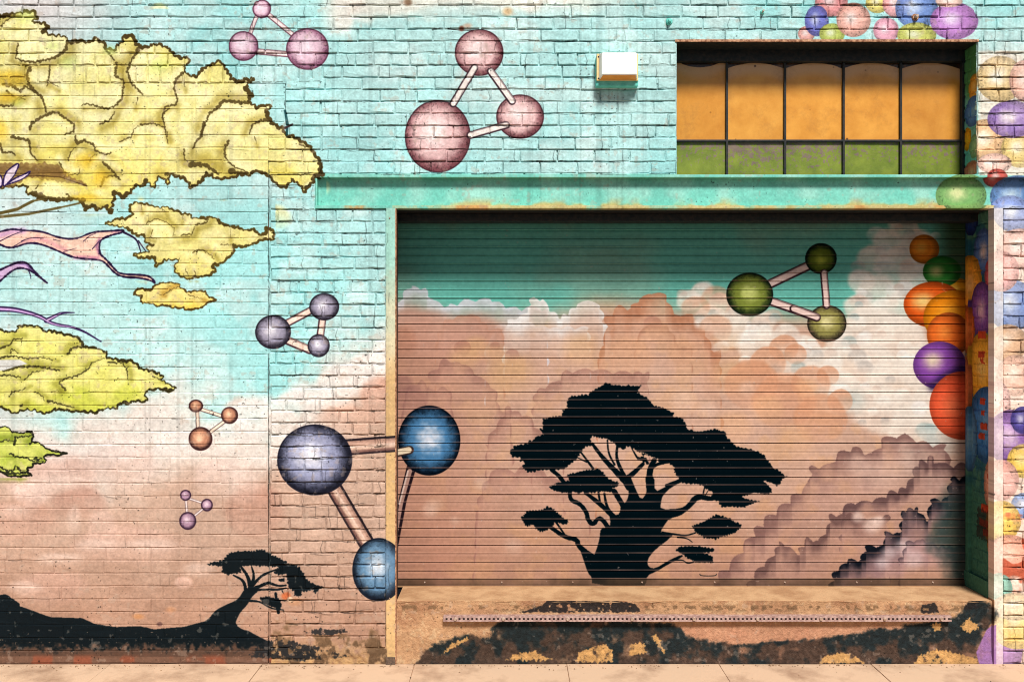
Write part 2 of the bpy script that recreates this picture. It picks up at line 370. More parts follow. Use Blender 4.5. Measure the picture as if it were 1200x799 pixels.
    canopy(v6(215,680,250,640,330,650,370,620,400,600,480,595,540,610,540,635,590,665,660,655,710,660,735,695,792,722,740,735,700,760,690,775,600,790,560,775,480,770,440,755,380,760,320,735,280,745,265,710,270,690),
           ((236, 218, 122), (244, 230, 150), (226, 198, 66)), 1.5, 9, (80, 60, 20), 1.7, [(v6(420,690,440,680,490,645,550,630), 1.1), (v6(380,680,420,690), .8), (v6(600,690,700,720), .8)], (180, 130, 40))
    v7 = lambda *q: pts(0, 365, 5.705, *q)
    canopy([(-70, 387)] + v7(0,125,60,135,110,130,120,100,190,90,270,100,290,130,370,135,430,150,500,165,545,195,545,230,640,240,715,270,715,305,800,325,890,335,930,375,1000,395,1095,430,1080,460,1180,510,1150,530,1060,515,970,530,970,570,985,595,920,600,800,610,780,640,700,645,640,670,540,670,430,660,370,655,300,685,230,655,150,655,100,680,0,640) + [(-70, 478)],
           ((222, 218, 112), (236, 230, 142), (194, 202, 66)), 2.1, 12, (52, 46, 18), 2.0,
           [(v7(0,250,70,225,90,190,160,185), 2.2), (v7(-60,310,0,312,100,300,180,320,280,310,360,330), 1.8), (v7(0,430,60,430,140,445), 1.8), (v7(20,400,120,372,250,372,400,400), 3.0), (v7(160,465,220,410,300,395), 1.4), (v7(455,290,480,250,540,240,650,250), 2.4), (v7(440,530,395,480,430,455,520,430,590,390,610,350,700,315), 1.7), (v7(720,345,820,345,850,400,855,460), 1.6), (v7(60,575,80,540,150,530,180,510), 1.4), (v7(320,600,430,630,500,650), 2), (v7(340,545,400,530), .8), (v7(1020,440,1080,460), 1.8), (v7(70,280,80,255,130,285), 1.4), (v7(230,540,290,570,290,600), 1.2), (v7(130,640,160,620), 2.2)], (140, 136, 40), 2)
    c.poly(v7(-300,325,0,322,130,322,185,350,100,368,20,395,-300,398), (216, 216, 214), .95)
    v8 = lambda *q: pts(0, 480, 8.875, *q)
    canopy([(-70, 500)] + v8(0,180,60,170,100,190,120,230,230,240,330,230,345,280,330,330,400,340,480,400,560,430,700,450,620,470,500,465,450,490,480,520,460,550,350,560,340,590,290,600,280,640,330,682,220,690,80,690,0,640) + [(-70, 552)],
           ((202, 214, 92), (220, 224, 120), (176, 202, 50)), 1.0, 14, (24, 26, 16), 1.8, [(v8(150,360,160,290,340,280), 2), (v8(0,345,60,320,140,335), 1.5), (v8(310,370,340,330,400,345), 2.2), (v8(100,460,150,470,130,490,280,510,320,535,460,545), 1.9), (v8(0,600,80,650,140,640,160,590), 2.4), (v8(180,600,220,660,280,640), 2.6), (v8(0,655,120,670,300,660), 2.8), (v8(360,520,450,520), 3)], (120, 140, 30))
    # ---------------- branches of the big tree
    v5 = lambda *q: pts(0, 230, 5.92, *q)
    OL = (96, 82, 40)
    c.stroke(v3(-100,745,0,740,120,712,230,655,300,640), 3.8, OL, 2.6, jit=.4); c.stroke(v3(-100,770,0,765,200,745,420,700,550,670), 3.2, (104, 92, 52), 2.2, jit=.4)
    def branch(P, fill, shade, lines, lw=2.1, ink=(34, 18, 52)):
        P = smooth(P, True); c.poly(P, fill)
        for L_, w, col, al in lines: c.stroke(L_, w, col, alpha=al, soft=True)
        c.stroke(P + [P[0]], lw, ink, jit=.8)
    branch(v5(-80,262,0,246,80,226,150,237,290,242,400,287,520,302,640,247,760,242,862,234,850,252,780,267,702,297,686,340,692,402,732,432,790,500,832,542,1000,545,1050,562,1082,608,1056,588,980,567,860,562,800,538,740,472,700,440,530,432,440,397,300,335,200,320,100,357,40,355,0,332,-80,340),
           (246, 204, 182), None, [(v5(0,270,100,240,160,240), 8, (206, 160, 206), .8), (v5(160,318,260,290,330,310,450,370), 6, (222, 150, 160), .7), (v5(520,425,600,425,680,430), 5, (196, 120, 150), .8), (v5(690,300,670,350,690,400), 4, (150, 90, 130), .8), (v5(780,250,850,240), 3, (216, 150, 170), .7)])
    for q, w in [(v5(0,312,80,270,160,242), 1.2), (v5(150,312,200,292,250,287,300,293), 1.1), (v5(100,345,170,305), .9), (v5(580,312,620,275,665,258), 1.0), (v5(640,365,690,310), 1.2), (v5(370,300,420,312), .8), (v5(440,385,530,360), .8), (v5(860,252,920,280,955,312,975,382), 2.6), (v5(960,310,1010,380), 1.8)]:
        c.stroke(smooth(q), w, (34, 18, 52), w * .5)
    branch(v5(-80,545,0,512,60,482,140,452,190,462,240,522,290,572,340,612,272,560,212,512,130,492,60,532,0,592,-80,640), (214, 180, 218), None, [(v5(100,462,180,470,230,520), 3, (90, 60, 120), .7)])
    c.stroke(v5(190,505,205,530,215,572), 1.6, (40, 20, 60), .7)
    z4 = lambda *q: pts(0, 265, 2.96, *q)
    c.stroke(smooth(z4(-60,285,0,287,60,290,140,312,180,340,270,352,350,400)), 7.4, (44, 24, 70), 1.4); c.stroke(smooth(z4(160,328,190,312,215,300,258,300)), 5.4, (44, 24, 70), 1)
    c.stroke(smooth(z4(-60,285,0,287,60,291,140,313,180,341,262,352)), 3.2, (208, 170, 222), .8); c.stroke(smooth(z4(165,326,190,313,212,302)), 2.2, (214, 180, 224), .6)
    for q in [v3(20,560,28,470,80,420,140,385,100,480,45,540), v3(40,545,100,498,170,470,222,440,170,500,70,535), v3(-40,480,10,470,20,560,-40,560)]:
        branch(q, (240, 220, 232), None, [], 1.5, (40, 24, 80))
    # ---------------- molecules
    pk = ((254, 238, 234), (234, 194, 192), (118, 66, 72)); li = ((252, 232, 242), (238, 202, 218), (138, 84, 112)); gy = ((236, 232, 240), (158, 152, 172), (36, 32, 44))
    orr = ((250, 206, 168), (186, 130, 102), (46, 26, 28)); mv = ((240, 214, 226), (176, 140, 162), (50, 30, 50)); bb = ((236, 236, 244), (150, 154, 184), (18, 20, 34)); bl = ((206, 218, 230), (100, 138, 170), (12, 22, 36))
    ink = (58, 36, 44); ws = (252, 240, 232)
    for q in [(301,20,293,40,5), (315,18,343,41,6), (303,61,346,65,7)]: c.stick(*q, (250, 228, 226), (110, 66, 80))
    for x, y, r, r2 in [(307, 11, 11, 11), (285.5, 54.5, 17.5, 17.5), (360.5, 58, 25, 24.5)]: c.ball(x, y, r, r2, *li, line=(96, 54, 74))
    for x, y, r, r2 in [(561.5, 62, 28.5, 27.5), (513, 160, 38.5, 42.5), (609.5, 137, 28, 26)]: c.ball(x, y, r, r2, *pk, line=(74, 38, 46))
    for q in [(556,80,531,122,9), (575,84,600,119,9), (551,159,593,147,9)]: c.stick(*q, ws, ink)
    for q in [(336,379,366,363,9), (378,373,375,396,9), (337,399,363,410,10)]: c.stick(*q, (250, 220, 204), (70, 44, 50))
    for x, y, r, r2 in [(320, 389, 21, 20), (380, 359.5, 17.5, 16), (373.5, 405, 13, 13.5)]: c.ball(x, y, r, r2, *gy, line=(34, 28, 40))
    for q in [(234,479,259,487,4.5), (231,481,232,503,4.5), (245,507,264,493,4.5)]: c.stick(*q, (250, 228, 206), (70, 50, 50))
    for x, y, r, r2 in [(229.5, 475.5, 8.5, 7.5), (269, 486.5, 10, 10), (235, 514, 14, 14)]: c.ball(x, y, r, r2, *orr, line=(60, 30, 30))
    for q in [(219,583,237,589,2.6), (218,586,219,601,2.8), (228,604,239,595,2.8)]: c.stick(*q, (248, 232, 226), (90, 66, 76))
    for x, y, r, r2 in [(217.5, 580, 6.5, 6.5), (242.5, 591.5, 7, 7.5), (220, 610, 10, 10.5)]: c.ball(x, y, r, r2, *mv, line=(58, 34, 54))
    # the large grey and blue molecule
    def tube(ax, ay, bx, by, w):
        c.stroke([(ax, ay), (bx, by)], w, (30, 22, 28)); dx, dy = bx - ax, by - ay; l = math.hypot(dx, dy); nx, ny = -dy / l, dx / l
        c.stroke([(ax, ay), (bx, by)], w * .72, (176, 136, 118), alpha=.9)
        for k, cc, al in [(.30, (120, 84, 76), .9), (.12, (216, 182, 160), .95), (-.02, (238, 210, 192), .9), (-.16, (206, 166, 146), .8)]:
            o = k * w; c.stroke([(ax + nx * o, ay + ny * o), (bx + nx * o, by + ny * o)], w * .20, cc, alpha=al, soft=True)
    tube(392, 572, 432, 640, 19)
    tube(405, 524, 470, 519, 19)
    c.ball(369, 538.5, 44, 41.5, *bb, line=(24, 24, 38), grain=.14)
    c.ball(444, 667, 31, 37, *bl, hx=-.05, line=(14, 22, 36), grain=.14)
    sl = c.win(465.5, 480, 520, 720)
    # ---------------- black tree, hill and splashes at the foot of the wall
    ve = lambda *q: pts(230, 630, 6.656, *q); vf = lambda *q: pts(0, 680, 5.0, *q); vg = lambda *q: pts(230, 680, 5.0, *q)
    hill = [(-70, 690)] + vf(0,85,35,80,80,110,115,135,116,150,200,180,300,215,480,220,560,255,680,272,820,266,900,285,1080,270,1200,238) + vg(60,240,220,280,300,290,400,345,480,380,490,415,430,440,200,445,0,445) + vf(1000,446,500,442,0,442) + [(-70, 770)]
    c.poly(c.leafy(hill, .35, 2.5, 31), INK, .97)
    sl = c.win(-60, 752, 460, 782)
    k = sstep(752, 764, YY[sl[0]] + (c.n2[sl] - .5) * 22) * sstep(470, 300, XX[:, sl[1]])
    c.blend(sl, k * .85, (108, 78, 62)); k2 = sstep(.5, .62, c.n1[sl]) * sstep(764, 772, YY[sl[0]] + 0 * XX[:, sl[1]]) * .8
    c.blend(sl, k2 * sstep(440, 330, XX[:, sl[1]]), (150, 82, 58))
    sl = c.win(-60, 740, 460, 785); k = sstep(.76, .84, noise(sl[0].stop - sl[0].start, sl[1].stop - sl[1].start, 6, 77, 3)) * .55; c.blend(sl, k, (170, 136, 112))
    c.poly(c.leafy(ve(80,205,130,190,200,180,225,150,260,120,320,105,400,100,450,105,510,90,560,115,620,140,690,175,720,205,780,215,830,260,850,310,900,350,1000,380,960,400,930,435,915,405,830,415,820,455,760,450,765,410,720,395,710,320,700,280,640,290,600,275,640,225,500,218,345,222,350,265,250,290,195,270,210,225,150,215), 1.7, .9, 33, (2, 5)), INK, .98)
    c.poly(smooth(ve(0,690,100,630,140,570,220,525,330,480,370,400,440,385,500,400,430,460,400,520,350,570,320,620,300,680,420,740,520,800,0,800), True), INK, .98)
    for q, w, w2 in [(ve(385,400,370,330,290,290), 4.2, 1.6), (ve(420,395,410,310,352,228), 5, 2.6), (ve(420,380,455,310,432,225), 4.5, 1.6), (ve(430,380,500,300,560,270,625,245), 4, 1.6), (ve(440,400,510,370,560,345,640,375,700,368), 4.2, 2), (ve(430,410,540,400,650,405,700,390), 3, 1.4), (ve(420,490,500,495,560,540,620,555,680,560), 2.4, 1.2), (ve(620,430,640,580), 3, 3.4), (ve(670,410,720,500,800,480), 1.2, .8)]:
        c.stroke(smooth(q), w, INK, w2, jit=.3)
    c.poly(c.leafy(ve(495,465,560,455,650,475,668,520,645,592,620,545,520,510), 1.1, .9, 35, (2, 4)), INK)
    c.poly(c.leafy(ve(640,320,690,310,690,340,650,338), .6, .8, 36, (2, 4)), INK)
    c.puff(335, 698, 6, 5, (206, 110, 66), .9, .5, 0); c.puff(340, 702, 4, 3.4, (238, 214, 184), .95, .4, 0); c.puff(345, 705, 10, 6, (196, 140, 96), .5, .8, 0)
    c.puff(162, 722, 8, 4, (220, 150, 90), .6, .8, 0); c.puff(200, 714, 7, 4, (226, 160, 112), .5, .8, 0); c.puff(187, 731, 4, 3, (100, 70, 66), .8, .4, 0)
    # smear and crumbling render at the foot of the pier
    sl = c.win(318, 726, 453, 782); n = noise(sl[0].stop - sl[0].start, sl[1].stop - sl[1].start, 18, 41, 4)
    k = sstep(738, 768, YY[sl[0]] + (n - .5) * 60 - (XX[:, sl[1]] - 380) * .04)
    c.blend(sl, k * .9, (186, 148, 108)); c.blend(sl, k * sstep(.50, .64, n) * .8, (96, 74, 54)); c.blend(sl, k * sstep(.47, .38, n) * .5, (214, 172, 112))
    for q in [vg(380,360,480,345,560,350,640,372,760,400,900,440,780,450,600,470,430,455,300,450), vg(640,300,720,280,860,284,890,300,760,318,660,312), vg(560,420,640,400,700,440,620,470)]:
        sq, m = c.polymask(c.leafy(q, 1.6, 1.4, 73, (3, 8), .3)); n4 = noise(m.shape[0], m.shape[1], 11, 74, 4, .65); c.blend(sq, m * sstep(.40, .58, n4 + .02) * .92, V(34, 36, 38) * (.7 + .6 * n4[..., None]))
    # ---------------- dock sill front: concrete with painted mountains
    sl = c.win(463.5, 702, 1163, 790)
    h_, w_ = sl[0].stop - sl[0].start, sl[1].stop - sl[1].start
    n = noise(h_, w_, 40, 51, 5); n2 = noise(h_, w_, 9, 52, 3)
    col = V(200, 156, 116) + (V(178, 132, 98) - V(200, 156, 116)) * sstep(.35, .7, n)[..., None]
    col = col + (V(224, 192, 150) - col) * (sstep(.55, .75, n2) * .5)[..., None]
    lowc = sstep(726, 738, YY[sl[0]]) * sstep(640, 860, XX[:, sl[1]])
    col = col + (V(196, 140, 112) - col) * (lowc * .7)[..., None]
    band = sstep(707, 711, YY[sl[0]]) * sstep(718, 713, YY[sl[0]]) * sstep(.48, .62, n2 + .2 * (n - .5)) * .75
    col = col + (V(112, 84, 58) - col) * band[..., None]
    c.a[sl] = col
    q1 = lambda *q: pts(440, 680, 4.615, *q); q2 = lambda *q: pts(690, 680, 4.615, *q); q3 = lambda *q: pts(940, 680, 4.615, *q)
    dark = q1(240,415,290,360,400,320,490,275,560,312,622,310,640,232,740,215,1140,215) + q2(0,215,450,228,500,270,540,300,600,310,660,340,740,325,780,345,930,335,1150,320) + q3(0,320,100,310,260,290,400,265,450,255,510,275,560,230,700,225,840,200,880,140,920,105,1000,110,1040,130,1052,220,1000,260,950,380,968,450) + [(1000, 790), (480, 790)]
    slm, m = c.polymask(c.leafy(dark, 1.6, 1.6, 61, (3, 8), .3))
    nn = noise(m.shape[0], m.shape[1], 30, 62, 4); n3 = noise(m.shape[0], m.shape[1], 6, 63, 2)
    dc = V(66, 52, 44) + (V(20, 32, 36) - V(66, 52, 44)) * sstep(.40, .60, nn + .25 * sstep(770, 735, YY[slm[0]] + 0 * nn) - .1)[..., None]
    dc = dc * (.75 + .6 * n3[..., None])
    mb = m.copy()
    for sh in (5, 9, 14):
        mb = (mb + np.roll(mb, sh, 0) + np.roll(mb, -sh, 0) + np.roll(mb, sh, 1) + np.roll(mb, -sh, 1)) / 5
    rag = noise(m.shape[0], m.shape[1], 12, 64, 4, .65)
    mm = sstep(.34, .66, mb + (rag - .5) * .6) * .93
    worn = sstep(.60, .74, noise(m.shape[0], m.shape[1], 60, 68, 5, .6)) * .55
    c.blend(slm, mm * (1 - worn), dc)
    for q in [q2(-70,440,-50,390,20,360,80,345,132,380,130,440), q3(90,445,120,410,220,388,300,412,340,445), q3(600,470,610,440,640,400,740,375,860,400,950,425,966,470), q3(850,245,900,205,950,235,960,262,900,282), q1(355,405,400,350,490,308,505,318,410,372), q1(700,430,760,395,860,380,960,430), q2(215,410,230,340,300,340,310,390), q2(340,300,365,290,420,390,405,395), q3(700,235,745,230,750,270,720,275)]:
        sq, m = c.polymask(c.leafy(q, 1.8, 1.2, 65, (3, 7), .35)); n4 = noise(m.shape[0], m.shape[1], 10, 69, 4, .65); c.blend(sq, m * sstep(.28, .5, n4 + .06) * .92, V(206, 158, 98) * (.75 + .5 * n4[..., None]))
    for q in [q1(780,172,900,135,930,105,1160,105,1160,172), q2(0,105,150,108,250,125,292,172,0,172), q3(640,175,645,130,720,120,740,172), q3(870,160,900,110,980,108,960,150)]:
        sq, m = c.polymask(c.leafy(q, 1.2, 1.6, 66)); n4 = noise(m.shape[0], m.shape[1], 9, 67, 3); c.blend(sq, m * sstep(.36, .5, n4 + .1) * .92, (38, 34, 34))
    c.poly(q3(945,390,1000,270,1042,232,1044,475,965,475), (160, 116, 178), .92, .3)
    # ---------------- hairline cracks and lost mortar along the courses
    r = random.Random(88)
    def crackle(x0, x1, y, n, a0):
        for _ in range(n):
            x = r.uniform(x0, x1); L_ = r.uniform(6, 38); P = []; yy = y + r.uniform(-.8, .8); q = x
            while q < x + L_:
                P.append((q, yy)); q += r.uniform(1.5, 4); yy += r.uniform(-.7, .7)
            P = [p for p in P if p[0] < x1]
            if len(P) > 1:
                base = c.a[min(c.h - 1, max(0, int((y - c.y0) * c.ss))), min(c.w - 1, int((x - c.x0) * c.ss))]
                c.stroke(P, r.uniform(.5, 1.5), base * r.uniform(.12, .4), .4, alpha=r.uniform(.5, 1) * a0, jit=1.4, seed=_)
            if r.random() < .35:
                xx = x + L_ * r.random(); c.stroke([(xx, y), (xx + r.uniform(-2, 2), y - 5), (xx + r.uniform(-1.5, 1.5), y - 13.5)], r.uniform(.5, 1.3), c.a[min(c.h - 1, max(0, int((y - c.y0) * c.ss))), min(c.w - 1, int((xx - c.x0) * c.ss))] * .3, .4, alpha=a0 * .8, jit=1.4)
    for k in range(15):
        y = 6.6 + 14.1 * k
        crackle(0 if y < 77 else (378 if y < 98 else 334), 790, y, 11, .72)
        crackle(796 if y < 48 else 1147, 1200, y, 7 if y < 48 else 3, .8)
    for k in range(39): crackle(317, 368 if k < 3 else 452, 204.4 + 13.85 * k, 4 if k < 22 else 6, .75)
    for k in range(38): crackle(1175, 1200, 244.6 + 14 * k, 2, .7)
    for k in range(45): crackle(0, 312, 98 + 15.09 * k, 2, .35)
    for x, y, L_ in [(334, 118, 30), (315, 200, 60), (315, 300, 80), (315, 420, 60), (315, 520, 90), (316, 640, 60)]:
        c.stroke([(x + r.uniform(-.8, .8), y + q) for q in range(0, L_, 4)], 1.0, (70, 84, 84), .6, alpha=.7, jit=1.2)
    c.stroke([(334, 130), (337, 146), (336, 158)], 4.5, (24, 70, 74), 2.5, alpha=.9, jit=1.2); c.stroke([(334, 150), (343, 146)], 2.4, (60, 44, 44), 1.2, jit=.8)
    c.stroke([(525, 34), (540, 36), (556, 35.5), (566, 35)], 1.6, (28, 22, 22), 1.0, jit=1); c.puff(541, 34, 4, 4, (120, 60, 40), .9, .6, 0); c.puff(548, 31, 7, 4, (206, 120, 80), .5, .8, 0)
    c.puff(478, 3, 6, 5, (120, 84, 56), .8, .7, 0); c.puff(595, 14, 7, 6, (214, 150, 84), .6, .8, 0)
    # ---------------- age: grime, chips, scuffs, drips
    f1 = noise(c.h, c.w, 7, 91, 3); f2 = noise(c.h, c.w, 3.0, 92, 1); mot = noise(c.h, c.w, 60 * c.ss, 93, 5)
    c.a *= (1 + (f1 - .5) * .14 + (f2 - .5) * .10 + (mot - .5) * .14)[..., None]
    chip = sstep(.70, .76, noise(c.h, c.w, 14, 94, 4) + (mot - .5) * .25)
    c.a += (V(190, 168, 150) - c.a) * (chip * .30)[..., None]
    pit = sstep(.86, .92, noise(c.h, c.w, 5, 95, 2) + (mot - .5) * .25)
    c.a *= (1 - pit * .55)[..., None]
    drip = noise(1, c.w, 10, 96, 3) ; drip = sstep(.62, .8, drip) * sstep(.45, .62, big)
    c.a *= (1 - drip * .08)[..., None]
    return c

# ------------------------------------------------------------------ the mural on the roller shutter
def paint_shutter():
    c = Canvas(440, 236, 1160, 700, 2)
    XX, YY = c.X[None], c.Y[:, None]
    big = noise(c.h, c.w, 90 * c.ss, 121, 4); med = noise(c.h, c.w, 24 * c.ss, 122, 4)
    hs = noise(c.h, c.w, 40 * c.ss, 124, 3)
    teal = V(112, 196, 180); a = teal + (V(132, 188, 170) - teal) * sstep(.4, .7, big)[..., None]
    t = YY + (big - .5) * 40 - 372 + 0 * XX
    tan = V(214, 174, 152) + (V(194, 148, 124) - V(214, 174, 152)) * sstep(520, 680, YY + (med - .5) * 100)[..., None]
    tan = tan + (V(232, 178, 124) - tan) * (sstep(.5, .7, med) * .28)[..., None]
    left = sstep(640, 470, XX + (med - .5) * 80)
    tan = tan + (V(188, 134, 112) - tan) * (left * .7)[..., None]
    a = a + (tan - a) * sstep(-26, 14, t)[..., None]
    c.a[:] = a
    def chain(L, col, al=.8, crisp=.1, fade=1.0, wob=.16):
        for x, y, r in L: c.puff(x, y, r * 1.1, r, col, al, crisp, fade, wob)
    def cumulus(top, edge, body, depth, al, amp=4.0, lam=(9, 22), seed=1, right=1150, fine=1.0):
        """a heaped cloud: scalloped crisp top, dark along the crest, fading out downwards"""
        P = [(x, y) for x, y in top] + [(right, top[-1][1]), (right, top[-1][1] + depth * 2.5), (top[0][0], top[0][1] + depth * 2.5)]
        Q = c.leafy(P, amp * 1.5, .8, seed, (lam[0] * 1.15, lam[1] * 1.15), .03)
        sl, m = c.polymask(Q)
        ins = m > .5; first = np.where(ins.any(0), ins.argmax(0), 10 ** 6)
        row = np.arange(m.shape[0])[:, None]
        dd = (row - first[None]) / c.ss
        # depth below the crest, also from the side, by smearing the crest line sideways
        for sh in (-3, 3): dd = np.minimum(dd, np.roll(dd, sh, 1) + abs(sh) / c.ss * .8)
        dd = dd + (med[sl] - .5) * depth * .5
        e = np.clip(1 - dd / (depth * .34), 0, 1) ** 1.2; f = np.clip(1 - dd / depth, 0, 1)
        col = V(*body) + (V(*edge) - V(*body)) * e[..., None]
        c.blend(sl, m * f * al, col)
    W = (240, 232, 228)
    # white banks on the left and middle
    cumulus([(462, 372), (470, 350), (482, 334), (498, 338), (508, 352), (526, 360), (545, 352), (575, 350), (600, 362)], (224, 220, 228), (214, 196, 190), 50, .85, 3, (10, 22), 51, 640)
    cumulus([(590, 396), (594, 374), (606, 372), (618, 364), (622, 352), (636, 350), (646, 364), (656, 372), (668, 366), (676, 356), (690, 350), (704, 358), (708, 380)], (244, 240, 236), (228, 206, 192), 52, .95, 2.5, (8, 18), 52, 716)
    cumulus([(570, 404), (580, 384), (600, 376), (625, 380), (650, 384)], (240, 232, 228), (226, 196, 178), 40, .7, 2.5, (10, 20), 57, 690)
    cumulus([(512, 396), (522, 376), (545, 368), (562, 372), (574, 386)], (196, 140, 112), (206, 156, 134), 40, .8, 2, (10, 20), 53, 590)
    chain([(480, 384, 26), (510, 394, 30), (560, 400, 34)], (206, 156, 136), .75, .4, .6)
    chain([(470, 400, 20)], (186, 130, 106), .7, .4, .6)
    # warm tan towers
    cumulus([(700, 420), (708, 392), (712, 372), (726, 360), (740, 362), (748, 350), (762, 342), (780, 346), (788, 362), (798, 374), (812, 368), (826, 380), (832, 410)], (194, 132, 100), (220, 166, 136), 80, .92, 3, (12, 26), 54, 845)
    cumulus([(745, 400), (755, 382), (772, 376), (786, 388), (796, 406)], (176, 122, 98), (220, 170, 140), 40, .6, 2, (10, 20), 55, 810)
    chain([(770, 388, 16), (800, 412, 18), (735, 420, 30)], (224, 172, 136), .7, .4, .8)
    chain([(560, 408, 16), (545, 420, 18), (580, 414, 14), (600, 440, 30), (680, 410, 24), (870, 400, 16), (905, 420, 22), (860, 440, 26), (850, 400, 16)], (234, 186, 132), .5, .7, .6)
    chain([(542, 408, 9), (580, 406, 6), (765, 380, 10), (600, 416, 8)], (178, 124, 106), .55, .15, 1.1)
    # mauve cumulus, left
    CUM = [([(500, 470), (504, 440), (520, 422), (540, 424), (556, 436), (576, 452), (588, 480)], 600, 55, 21), ([(625, 490), (628, 458), (642, 452), (650, 450), (664, 436), (690, 432), (720, 436)], 760, 45, 22), ([(570, 520), (582, 496), (596, 478), (618, 488), (632, 505)], 660, 40, 23),
           ([(556, 610), (560, 590), (566, 566), (584, 548), (604, 552), (620, 545), (650, 560)], 690, 60, 24), ([(470, 480), (476, 454), (494, 446), (506, 456)], 530, 40, 25)]
    for tp, rt, dp, sd in CUM: cumulus(tp, (158, 112, 102), (196, 148, 130), dp, .62, 2.5, (10, 22), sd, rt)
    chain([(470, 450, 14), (480, 470, 20)], (150, 104, 98), .5, .3, .8)
    chain([(563, 568, 9), (510, 593, 12), (533, 610, 8), (505, 600, 10), (600, 640, 12)], (236, 204, 184), .45, .9, .5, .4)
    c.puff(640, 615, 40, 30, (216, 168, 144), .4, .8, .3)
    # cream cumulus, upper right
    r = random.Random(4)
    spots = [(1060, 268, 16), (1040, 285, 18), (1078, 286, 20), (1022, 302, 18), (1052, 312, 26), (1080, 325, 26), (1010, 330, 16), (1030, 345, 26), (1065, 360, 30), (1005, 360, 16), (1020, 385, 28), (1055, 400, 32), (985, 400, 18), (1090, 430, 34), (1010, 425, 34), (1050, 450, 36), (970, 420, 16), (1095, 480, 30), (1030, 480, 32), (1070, 505, 30), (945, 405, 14), (920, 392, 14), (895, 378, 14), (870, 362, 14), (845, 356, 14), (860, 385, 22), (890, 405, 24), (930, 425, 26), (960, 445, 26), (985, 460, 26), (822, 342, 12), (808, 352, 14), (830, 372, 16)]
    for x, y, q in spots: c.puff(x, y, q * 1.15, q, (246, 234, 220), .9, .25, .45)
    for _ in range(150):
        x, y, q = r.choice(spots); x += r.uniform(-q, q); y += r.uniform(-q * .6, q)
        rr_ = r.uniform(4, 11)
        c.puff(x, y, rr_ * 1.2, rr_, r.choice([(255, 248, 238), (190, 184, 178), (250, 234, 218), (160, 182, 180), (222, 196, 180), (255, 250, 244)]), .6, .3, 1.0)
    chain([(1000, 470, 18), (960, 470, 16), (1075, 540, 20), (1095, 560, 18), (1100, 520, 22)], (196, 206, 200), .55, .6, .4)
    # tan clouds under the green molecule
    chain([(918, 408, 16), (900, 425, 20), (932, 415, 12), (970, 440, 12), (950, 450, 22), (985, 470, 14), (880, 450, 30), (920, 470, 34), (960, 490, 30)], (222, 160, 124), .75, .12, .7)
    chain([(840, 352, 18), (815, 362, 16), (838, 385, 18)], (222, 164, 130), .6, .2, .8)
    chain([(945, 455, 14), (900, 480, 20), (860, 500, 22), (930, 520, 26)], (236, 184, 140), .55, .5, .6)
    chain([(800, 470, 16), (830, 480, 12), (875, 455, 10)], (240, 206, 186), .45, .7, .4)
    # mauve then dark bank, lower right
    cumulus([(830, 690), (868, 645), (888, 618), (905, 602), (925, 586), (946, 566), (950, 548), (972, 542), (985, 530), (1000, 524), (1024, 534), (1034, 514), (1060, 506), (1085, 520)], (136, 100, 94), (190, 148, 134), 95, .92, 4.5, (12, 26), 3, 1110)
    cumulus([(985, 600), (1000, 588), (1030, 584), (1052, 574), (1066, 566), (1074, 545), (1090, 538), (1105, 545)], (100, 74, 74), (184, 142, 130), 60, .92, 3.5, (9, 20), 5)
    chain([(1060, 548, 18), (1030, 556, 26), (1005, 545, 16)], (232, 200, 184), .5, .7, .5)
    cumulus([(872, 690), (890, 665), (906, 650), (913, 634), (926, 640), (936, 648), (946, 630), (960, 634), (968, 620), (974, 604), (992, 600), (1010, 606)], (116, 86, 82), (186, 144, 130), 66, .92, 3.0, (8, 18), 7, 1040)
    chain([(1005, 606, 8), (1030, 611, 8), (1022, 617, 12)], (246, 218, 204), .75, .7, .5)
    chain([(1050, 650, 30), (1085, 645, 26), (1035, 668, 22)], (206, 164, 164), .6, .7, .4)
    cumulus([(968, 694), (980, 668), (994, 654), (1010, 656), (1014, 640), (1034, 638), (1036, 622), (1054, 624), (1058, 598), (1074, 594), (1086, 610), (1090, 586), (1110, 584), (1114, 562), (1130, 560)], (14, 20, 30), (126, 100, 108), 64, .97, 3.0, (8, 16), 9)
    chain([(1042, 648, 10), (1060, 640, 12), (1070, 655, 14), (1034, 660, 10)], (242, 226, 226), .55, .8, .4)
    cumulus([(1054, 660), (1062, 636), (1080, 630), (1096, 640)], (70, 56, 66), (190, 150, 150), 30, .7, 2.5, (7, 14), 11)
    sl = c.win(1075, 560, 1150, 690); k = sstep(1085, 1124, XX[:, sl[1]] + (med[sl] - .5) * 60) * sstep(560, 590, YY[sl[0]]); c.blend(sl, k * .75, (26, 56, 58))  # jamb's shade painted along the lower right edge
    # dust of colour drawn along the slats
    c.a *= (1 + (hs - .5) * .10)[..., None]
    # balloons
    def B(x, y, rx, ry, col, hl, hx=-.2, hy=-.1):
        col = V(*col); c.ball(x, y, rx, ry, V(*hl), col, col * .62, hx, hy, .9, None, 1, .04)
    sl = c.win(1090, 240, 1150, 360); c.blend(sl, sstep(1085, 1120, XX[:, sl[1]]) * sstep(370, 320, YY[sl[0]]) * .8, (60, 70, 40))  # shade in the upper right corner, painted in dark olive
    B(1083, 292, 17.5, 17, (226, 130, 40), (240, 170, 70)); B(1122, 340, 18, 14, (222, 150, 30), (240, 190, 80)); B(1104, 318, 22.5, 18, (50, 128, 50), (206, 200, 130), -.3, 0)
    B(1094, 357, 35, 27, (236, 96, 30), (255, 214, 130), -.35, -.15); B(1120, 372, 38, 32, (240, 140, 24), (250, 170, 50)); B(1112, 392, 26, 26, (236, 110, 40), (246, 140, 60))
    B(1101, 428, 31, 28, (140, 76, 170), (236, 214, 190), -.25, -.2); sl = c.win(1100, 400, 1150, 470); 
